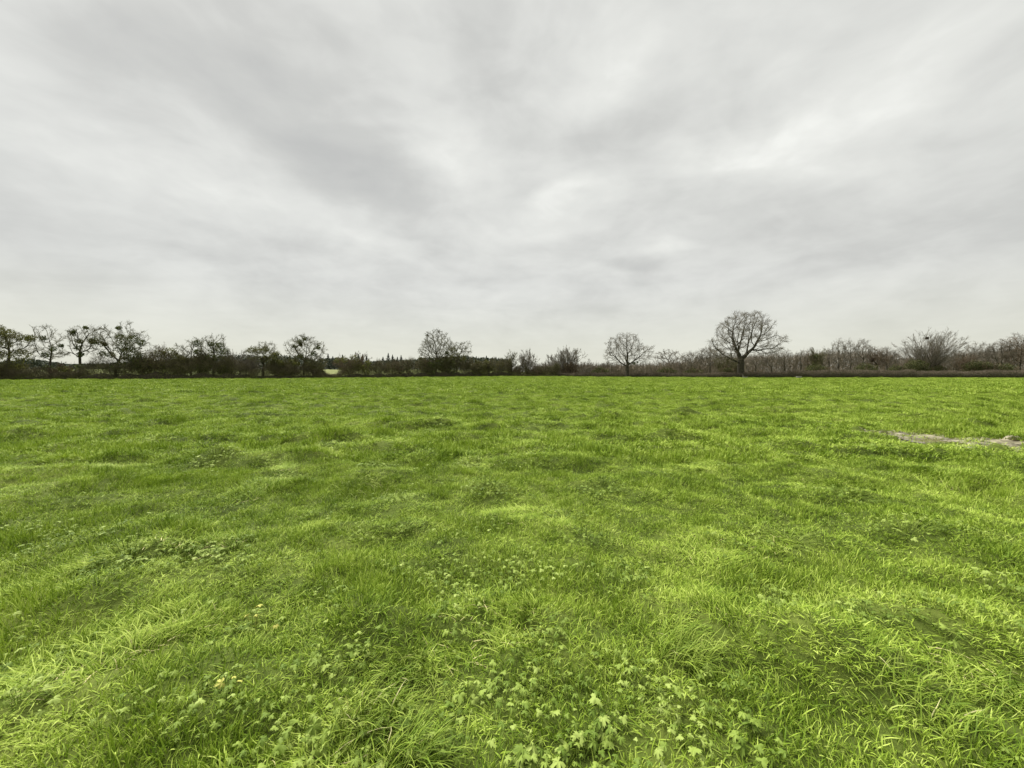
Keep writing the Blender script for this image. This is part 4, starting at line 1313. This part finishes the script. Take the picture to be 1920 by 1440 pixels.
# --- right-hand belt of bare trees behind the trimmed hedge
BELT = [
    ('bare_tree', 'slender grey tree, first of the thin belt right of the small spreading tree', 1297, 660, 20, 112, 14, M_TWIG),
    ('bare_tree', 'bare tree with fine upswept twigs halfway to the great oak', 1332, 649, 26, 110, 18, M_TWIG),
    ('bare_shrub', 'greenish-brown thicket just left of the great oak trunk', 1358, 668, 20, 104, 18, M_TWIG_O),
    ('bare_shrub', 'olive-brown thicket directly behind the great oak trunk', 1382, 672, 18, 106, 16, M_TWIG_O),
    ('bare_tree', 'grey twiggy tree just right of the great oak trunk', 1418, 668, 20, 110, 14, M_TWIG),
    ('bare_tree', 'dense brown tree beneath the tip of the long oak limb', 1447, 662, 20, 108, 18, M_TWIG),
    ('bare_tree', 'upright pale-twigged tree right of the long oak limb tip', 1472, 656, 14, 108, 12, M_TWIG),
    ('bare_tree', 'thin upright grey tree between the oak limb and the green-ivied tree', 1502, 656, 11, 108, 9, M_TWIG),
    ('bare_tree', 'bare tree with reddish-brown twigs left of the green-ivied tree', 1516, 654, 10, 106, 9, M_TWIG_B),
    ('bare_tree', 'slim tree close right of the green-ivied tree', 1556, 652, 10, 110, 9, M_TWIG),
    ('bare_tree', 'tallest left-hand pole tree of the dense middle belt', 1574, 637, 16, 106, 12, M_TWIG),
    ('bare_tree', 'second tall pole tree of the dense middle belt, with a forked base', 1596, 638, 15, 106, 12, M_TWIG),
    ('bare_tree', 'third tall pole tree of the dense middle belt, with the sharpest top', 1619, 636, 16, 106, 12, M_TWIG),
    ('bare_tree', 'brown arching tree at the right end of the dense middle belt', 1646, 655, 20, 105, 16, M_TWIG_B),
    ('bare_tree', 'short pale-brown tree left of the great fan-shaped tree', 1664, 653, 19, 106, 14, M_TWIG),
    ('bare_shrub', 'low brown thicket right of the great fan-shaped tree', 1795, 660, 20, 108, 18, M_TWIG),
    ('bare_tree', 'forked bare tree with a thin spire top between the fan-shaped tree and the right edge', 1828, 643, 20, 106, 12, M_TWIG),
    ('bare_shrub', 'rust-brown thicket left of the spire-topped tree', 1808, 665, 16, 102, 16, M_TWIG_B),
    ('bare_tree', 'leaning bare tree right of the spire-topped tree', 1853, 650, 18, 108, 12, M_TWIG),
    ('bare_tree', 'dense brown-twigged tree second from the right edge', 1880, 638, 24, 104, 20, M_TWIG),
    ('bare_tree', 'tall dense twiggy tree cut by the right edge', 1915, 627, 30, 102, 24, M_TWIG_B),
    ('bare_tree', None, 1965, 630, 30, 102, 18, M_TWIG),
]
for (nm, lb, u, tv, w, dp, nl, mt) in BELT:
    if lb is None:
        lb = 'bare tree just outside the right edge'
    if nm == 'bare_tree':
        hb = (VH - tv) / FPX * dp + CAMH
        place_tree(nm, lb, 'tree', u, tv, w, depth=dp, mat=mt,
                   sc=dict(hbole=0.24 * hb, r=0.15, n_att=int(26 * w + 180), step=0.5, kill=0.6, infl=6, tipr=0.015, twig=0.011, per=(4, 4), tl=1.0, up=0.30),
                   env=[(u, (tv + VH - 6) / 2, w * 0.9, (VH - 6 - tv) / 2), (u - w * .35, tv + (VH - tv) * .42, w * .55, (VH - tv) * .30), (u + w * .4, tv + (VH - tv) * .38, w * .5, (VH - tv) * .30)])
    else:
        place_tree(nm, lb, 'bush', u, tv, w, depth=dp, mat=mt, kind='fan', limbs=nl, r=0.06, per=(7, 6, 4), twig=0.02, gnarl=0.12)
place_tree('ivy_clad_tree', 'upright tree with green-grey ivy on its stems left of the dense middle belt', 'tree', 1534, 648, 14, depth=105, mat=M_TWIG_O, kind='fan', limbs=12, r=0.12, per=(8, 6, 4), twig=0.02,
           ivy=[(1531, 668, 6), (1534, 680, 8), (1524, 690, 9), (1537, 692, 8)])
place_tree('fan_shaped_tree', 'great fan-shaped many-stemmed bare tree with a nest near its top', 'tree', 1741, 626, 50, depth=100, mat=M_TWIG, kind='fan', limbs=40, r=0.16, per=(9, 6, 5), twig=0.013, gnarl=0.07, squash=1.05)
# evergreen undergrowth in the belt
for (u, v, w, dp, lb) in [
    (1365, 686, 12, 100, 'dark green low bush left of the great oak foot'),
    (1412, 693, 7, 96, 'small round dark bush just right of the great oak foot'),
    (1425, 692, 7, 96, 'small round dark bush, second right of the great oak foot'),
    (1532, 684, 22, 100, 'dark brown undergrowth bush below the green-ivied tree'),
    (1625, 682, 22, 99, 'dark undergrowth bush under the third tall pole tree'),
    (1680, 684, 18, 98, 'black-brown low bush left of the fan-shaped tree foot'),
    (1716, 676, 24, 97, 'grey-green low bush at the left foot of the fan-shaped tree'),
    (1762, 684, 18, 97, 'grey-green low bush at the right foot of the fan-shaped tree'),
    (1826, 676, 20, 99, 'dark green bush at the foot of the spire-topped tree'),
    (1852, 678, 18, 98, 'dark green pointed bush under the leaning tree on the right'),
    (1885, 682, 22, 97, 'grey-green bush under the dense tree second from the right edge'),
    (1300, 690, 20, 103, 'brownish low bush midway between the small spreading tree and the oak'),
    (1125, 688, 20, 112, 'dark low bush left of the round leafless tree'),
]:
    k = dp / FPX
    place_tree('evergreen_bush', lb, 'bush', u, v, w, depth=dp, mat=M_TWIG_B, kind='fan', limbs=12, r=0.04, per=(6, 5, 0), twig=0.018, squash=0.8,
               ivy=[(u - w * .5, v + 10, w * .45), (u + w * .45, v + 10, w * .5), (u, v + 7, w * .5), (u, v + 16, w * .7)],
               ivy_mat=M_HLEAF)

# bird nest
x, y, z = at_depth(1738, 634, 100)
g = np.random.default_rng(3)
d = norm(g.normal(0, 1, (260, 3))); c = d * 0.38 * g.uniform(.6, 1, (260, 1)) * [1, 1, .75]
tv = norm(np.cross(d, g.normal(0, 1, (260, 3)))) * 0.25
nb = Tubes(); nb.add(np.stack([c - tv, c + tv], 1), np.full((260, 2), 0.02), 3)
o = bpy.data.objects.new('bird_nest', nb.mesh('bird_nest', M_NEST)); o.location = (x, y, z)
tag(link(o), 'dark ball-shaped stick nest near the top of the fan-shaped tree', 'nest')

# ------------------------------------------------------------------ hedges
def hedge(name, label, pts_u, heights, width, density, leaf_mat, twig_mat, twig_len=0.28, leaf_n=1.0, lumps=0.2, dens_twig=1.0, core=0.62):
    g = np.random.default_rng(len(label))
    us = np.linspace(pts_u[0], pts_u[-1], 400)
    Y = np.array([hedge_depth(u) for u in us]); X = (us - CX) / FPX * Y
    Hh = np.interp(us, [h[0] for h in heights], [h[1] for h in heights])
    seg = np.hypot(np.diff(X), np.diff(Y)); s = np.concatenate([[0], np.cumsum(seg)])
    Ltot = s[-1]
    n = int(Ltot * density)
    t = g.uniform(0, Ltot, n)
    x = np.interp(t, s, X); y = np.interp(t, s, Y); h = np.interp(t, s, Hh)
    h = h * (1 + lumps * perlin(t * 0.35, t * 0 + 3.3) + 0.5 * lumps * perlin(t * 1.3, t * 0 + 7.7))
    h = np.maximum(h, 0.15)
    a = g.uniform(0, 1, n)
    w = g.normal(0, 0.36, n) * width
    w = np.clip(w, -width * .62, width * .62)
    zz = h * (1 - (np.abs(w) / width) ** 3) * g.uniform(0, 1, n) ** 0.6
    base = ground_z(x, y)
    root = bpy.data.objects.new(name, None)
    root.location = (float(X[200]), float(Y[200]), 0)
    tag(link(root), label, 'hedge')
    off = np.array([float(X[200]), float(Y[200]), 0])
    # dense interior
    ns = 8
    ca = np.linspace(0, 1, ns)
    hc = np.maximum(Hh * (1 + lumps * perlin(s * 0.35, s * 0 + 3.3) + 0.5 * lumps * perlin(s * 1.3, s * 0 + 7.7)) * core, 0.1)
    gb = ground_z(X, Y)
    prof = [(-.40, -.1), (-.44, .45), (-.34, .85), (-.12, 1.0), (.12, 1.0), (.34, .85), (.44, .45), (.40, -.1)]
    CV = np.stack([np.stack([X + 0 * s, Y + a_ * width * (1 + 0.15 * perlin(s * 0.9, s * 0 + kk_)), gb + b_ * hc * (1 + 0.12 * perlin(s * 1.1, s * 0 + kk_ * 3.1))], 1) for kk_, (a_, b_) in enumerate(prof)], 1)
    CV = CV - np.array([float(X[200]), float(Y[200]), 0])
    q1 = np.arange(399)[:, None] * ns + np.arange(ns - 1)[None]
    CF = np.stack([q1, q1 + ns, q1 + ns + 1, q1 + 1], -1).reshape(-1, 4)
    o = bpy.data.objects.new('stems', mesh_np('stems', CV.reshape(-1, 3), CF, M_CORE, True)); link(o, root)
    # twigs
    m = int(n * 0.6 * dens_twig)
    P0 = np.stack([x[:m], y[:m] + w[:m], base[:m] + zz[:m]], 1) - off
    d = norm(g.normal(0, 0.6, (m, 3)) + [0, 0, 0.9])
    tb = Tubes()
    tb.add(np.stack([P0, P0 + d * twig_len * g.uniform(.5, 1.2, (m, 1))], 1), np.tile([0.014, 0.007], (m, 1)), 3)
    o = bpy.data.objects.new('twigs', tb.mesh('twigs', twig_mat)); link(o, root); o['kind'] = 'stuff'
    # leaves, more towards the foot
    m2 = int(n * leaf_n)
    sel = g.integers(0, n, m2)
    zl = zz[sel] * g.uniform(0.1, 0.9, m2)
    p = np.stack([x[sel], y[sel] + w[sel] * 1.05, base[sel] + zl], 1) - off
    A = norm(g.normal(0, 1, (m2, 3))); B = norm(np.cross(A, g.normal(0, 1, (m2, 3)))); ss = 0.055 * g.uniform(.6, 1.4, (m2, 1))
    V = np.stack([p - A * ss, p + B * ss * .7, p + A * ss, p - B * ss * .7], 1).reshape(-1, 3)
    o = bpy.data.objects.new('foliage', mesh_np('foliage', V, np.arange(m2 * 4).reshape(m2, 4), leaf_mat, False, {'tint': np.repeat(g.uniform(0, 1, m2), 4)}))
    link(o, root); o['kind'] = 'stuff'
    return root


hedge('trimmed_hedge', 'low trimmed brown hedge running from the great oak to the right edge', (1396, 2300),
      [(1396, 1.2), (1460, 1.45), (1480, 1.8), (1520, 1.6), (1560, 1.8), (1700, 1.8), (1800, 1.55), (1830, 1.65), (1930, 1.85), (2300, 1.8)], 1.3, 900, M_HLEAF, M_HTWIG, leaf_n=1.0, lumps=0.12)
hedge('trimmed_hedge', 'thin low trimmed hedge running from the far corner to the great oak', (1040, 1398),
      [(1040, 1.0), (1178, 1.1), (1398, 1.25)], 1.1, 800, M_HLEAF, M_HTWIG, leaf_n=0.9, lumps=0.12)
hedge('overgrown_hedge', 'dark tangled overgrown hedge along the left side of the field', (-600, 1045),
      [(-600, 2.8), (20, 2.4), (60, 1.7), (140, 1.8), (180, 3.2), (230, 4.6), (280, 4.0), (330, 4.2), (425, 4.0), (440, 3.0), (520, 2.4), (600, 2.0), (612, 0.6), (632, 0.7), (645, 2.8), (700, 3.6), (760, 3.6), (860, 5.0), (940, 4.2), (990, 2.6), (1045, 2.2)], 2.4, 800, M_OLEAF, M_OTWIG, twig_len=0.65, leaf_n=0.9, lumps=0.55, core=0.24)

# ------------------------------------------------------------------ distant woods
def far_wood(name, label, u0, u1, depth, prof, n, mat, leaf=0.5, conif=(), twigs=0, cm=None):
    g = np.random.default_rng(int(u0 + depth) % 9973)
    u = g.uniform(u0, u1, n)
    Y = depth + g.uniform(-12, 12, n)
    X = (u - CX) / FPX * Y
    vt = np.interp(u, [q_[0] for q_ in prof], [q_[1] for q_ in prof])
    gz = ground_z(X, Y)
    H = (VH - vt) / FPX * depth + CAMH - gz
    H = H * (1 + 0.10 * perlin(X * 0.15, Y * 0 + 1.5) + 0.06 * perlin(X * 0.6, Y * 0 + 9))
    zt = H * g.uniform(0, 1, n) ** 0.85
    p = np.stack([X, Y, gz + zt], 1)
    a = norm(g.normal(0, 1, (n, 3))); bb = norm(np.cross(a, g.normal(0, 1, (n, 3))))
    ss = leaf * g.uniform(.5, 1.3, (n, 1))
    V = [np.stack([p - a * ss, p + bb * ss * .5, p + a * ss, p - bb * ss * .5], 1).reshape(-1, 3)]
    if twigs:
        sel = g.integers(0, n, twigs)
        q0 = p[sel]; q0[:, 2] = gz[sel] + H[sel] * g.uniform(-.05, .9, twigs)
        dd = norm(g.normal(0, .35, (twigs, 3)) + [0, 0, 1]) * g.uniform(1, 2.6, (twigs, 1))
        sd_ = norm(np.cross(dd, g.normal(0, 1, (twigs, 3)))) * 0.05
        V.append(np.stack([q0 - sd_, q0 + sd_, q0 + dd + sd_ * .3, q0 + dd - sd_ * .3], 1).reshape(-1, 3))
    for (cu, cv, cw) in conif:
        x0, y0, zt_ = at_depth(cu, cv, depth)
        g0 = float(ground_z(np.array([x0]), np.array([y0]))[0])
        hh = zt_ - g0; m = 900; w_ = 2.6 * cw / FPX * depth
        tt = g.uniform(0, 1, m) ** 0.8
        an = g.uniform(0, 6.283, m)
        rr_ = w_ * (1 - tt) * (0.75 + 0.25 * np.sin(tt * 40)) * g.uniform(.2, 1, m)
        c = np.stack([x0 + rr_ * np.cos(an), y0 + rr_ * np.sin(an), g0 + hh * tt], 1)
        aa = norm(np.stack([np.cos(an), np.sin(an), np.full(m, -.3)], 1)) * (0.25 + 0.5 * (1 - tt))[:, None]
        bb2 = norm(np.cross(aa, [0, 0, 1.0])) * 0.22
        V.append(np.stack([c - aa, c + bb2, c + aa, c - bb2], 1).reshape(-1, 3))
    V = np.vstack(V)
    m = len(V) // 4
    o = bpy.data.objects.new(name, mesh_np(name, V, np.arange(len(V)).reshape(m, 4), mat, False, {'tint': np.repeat(g.uniform(0, 1, m), 4)}))
    tag(link(o), label, 'wood', kind='stuff')


far_wood('conifer_wood', 'distant dark conifer wood with pointed tops behind the left hedgerow', 580, 960, 230,
         [(580, 684), (600, 674), (630, 672), (690, 680), (720, 676), (760, 676), (800, 672), (860, 668), (900, 671), (950, 674), (960, 680)], 24000, M_CONIF, 0.5,
         conif=[(600, 668, 8), (615, 663, 6), (624, 668, 6), (642, 665, 7), (672, 664, 8), (680, 664, 6), (687, 667, 6), (718, 669, 6), (728, 662, 7), (736, 665, 6), (745, 669, 5), (752, 666, 6), (795, 669, 6), (805, 667, 6), (870, 670, 6), (893, 668, 6), (902, 670, 5), (912, 667, 6), (921, 671, 6), (930, 669, 6), (941, 672, 6)])
far_wood('far_hedge_line', 'distant dark line of trees seen through the left hedgerow', -500, 600, 190,
         [(-500, 676), (0, 680), (60, 674), (130, 684), (200, 682), (300, 676), (430, 668), (560, 668), (600, 680)], 42000, M_CONIF, 0.5, twigs=2500)
far_wood('distant_wood', 'faint distant grey-brown woodland behind the trimmed hedge', 1000, 1420, 260,
         [(1000, 690), (1090, 690), (1120, 688), (1200, 687), (1300, 686), (1420, 684)], 12000, M_FARWOOD, 0.5, twigs=2500)
far_wood('background_scrub', 'continuous soft brown twiggy growth filling the belt behind the right-hand hedge', 1000, 2300, 128,
         [(1000, 690), (1230, 688), (1290, 680), (1330, 670), (1400, 668), (1470, 670), (1560, 664), (1640, 662), (1690, 676), (1760, 674), (1800, 668), (1860, 662), (1930, 650), (2300, 655)], 20000, M_BELT, 0.13, twigs=60000)


# thin birches in the distance left of the round tree
for (u, tv, lb) in [(1093, 676, 'thin pale-stemmed distant tree right of the broad bare tree'),
                    (1107, 676, 'thin distant tree midway between the broad and the round bare trees'),
                    (1122, 680, 'short thin distant tree left of the round bare tree'),
                    (1138, 676, 'thin pale distant tree just under the left side of the round bare tree')]:
    place_tree('birch_tree', lb, 'tree', u, tv, 8, depth=170, mat=M_FARWOOD, bark=M_BIRCH, kind='fan', limbs=6, r=0.12, per=(6, 5, 3), twig=0.03)

# ------------------------------------------------------------------ small pale things at the hedge foot
def box_mesh(parts, mat, name):
    V, F = [], []
    for (x0, x1, y0, y1, z0, z1) in parts:
        k = len(V)
        V += [(x0, y0, z0), (x1, y0, z0), (x1, y1, z0), (x0, y1, z0), (x0, y0, z1), (x1, y0, z1), (x1, y1, z1), (x0, y1, z1)]
        F += [(k, k + 3, k + 2, k + 1), (k + 4, k + 5, k + 6, k + 7), (k, k + 1, k + 5, k + 4), (k + 1, k + 2, k + 6, k + 5), (k + 2, k + 3, k + 7, k + 6), (k + 3, k, k + 4, k + 7)]
    me = bpy.data.meshes.new(name); me.from_pydata(V, [], F); me.materials.append(mat)
    return me


def trough(u, depth, L, h, label):
    x, y, _ = at_depth(u, 700, depth)
    z = float(ground_z(np.array([x]), np.array([y]))[0])
    root = bpy.data.objects.new('water_trough', None); root.location = (x, y, z)
    tag(link(root), label, 'trough')
    t = 0.05
    me = box_mesh([(-L / 2, L / 2, -.25, .25, 0.08, 0.12), (-L / 2, L / 2, -.25, -.25 + t, 0.122, h), (-L / 2, L / 2, .25 - t, .25, 0.122, h),
                   (-L / 2, -L / 2 + t, -.198, .198, 0.122, h - .004), (L / 2 - t, L / 2, -.198, .198, 0.122, h - .004)], M_PLASTIC, 'tank')
    o = link(bpy.data.objects.new('tank', me), root)
    for sx in (-1, 1):
        me = box_mesh([(sx * L * .35 - .06, sx * L * .35 + .06, -.22, .22, -0.05, 0.078)], M_PLASTIC, 'foot')
        link(bpy.data.objects.new('foot', me), root)


trough(1498, 84.5, 0.95, 0.48, 'small pale trough standing in the grass before the trimmed hedge right of the oak')
trough(1398, 89.5, 0.9, 0.32, 'low pale trough beside the foot of the great oak')
x, y, _ = at_depth(1393, 700, 89.3)
z = float(ground_z(np.array([x]), np.array([y]))[0])
pm_ = Tubes(); pm_.add(np.array([[[0, 0, -.1], [0, 0, .4], [0.02, 0, .82]]]), np.array([[.06, .06, .055]]), 8)
o = bpy.data.objects.new('marker_post', pm_.mesh('marker_post', M_PLASTIC)); o.location = (x, y, z)
tag(link(o), 'short pale post at the foot of the great oak', 'post')
print('objects', len(bpy.data.objects), 'tris', sum(sum(len(p_.vertices) - 2 for p_ in ()) for _ in ()) )
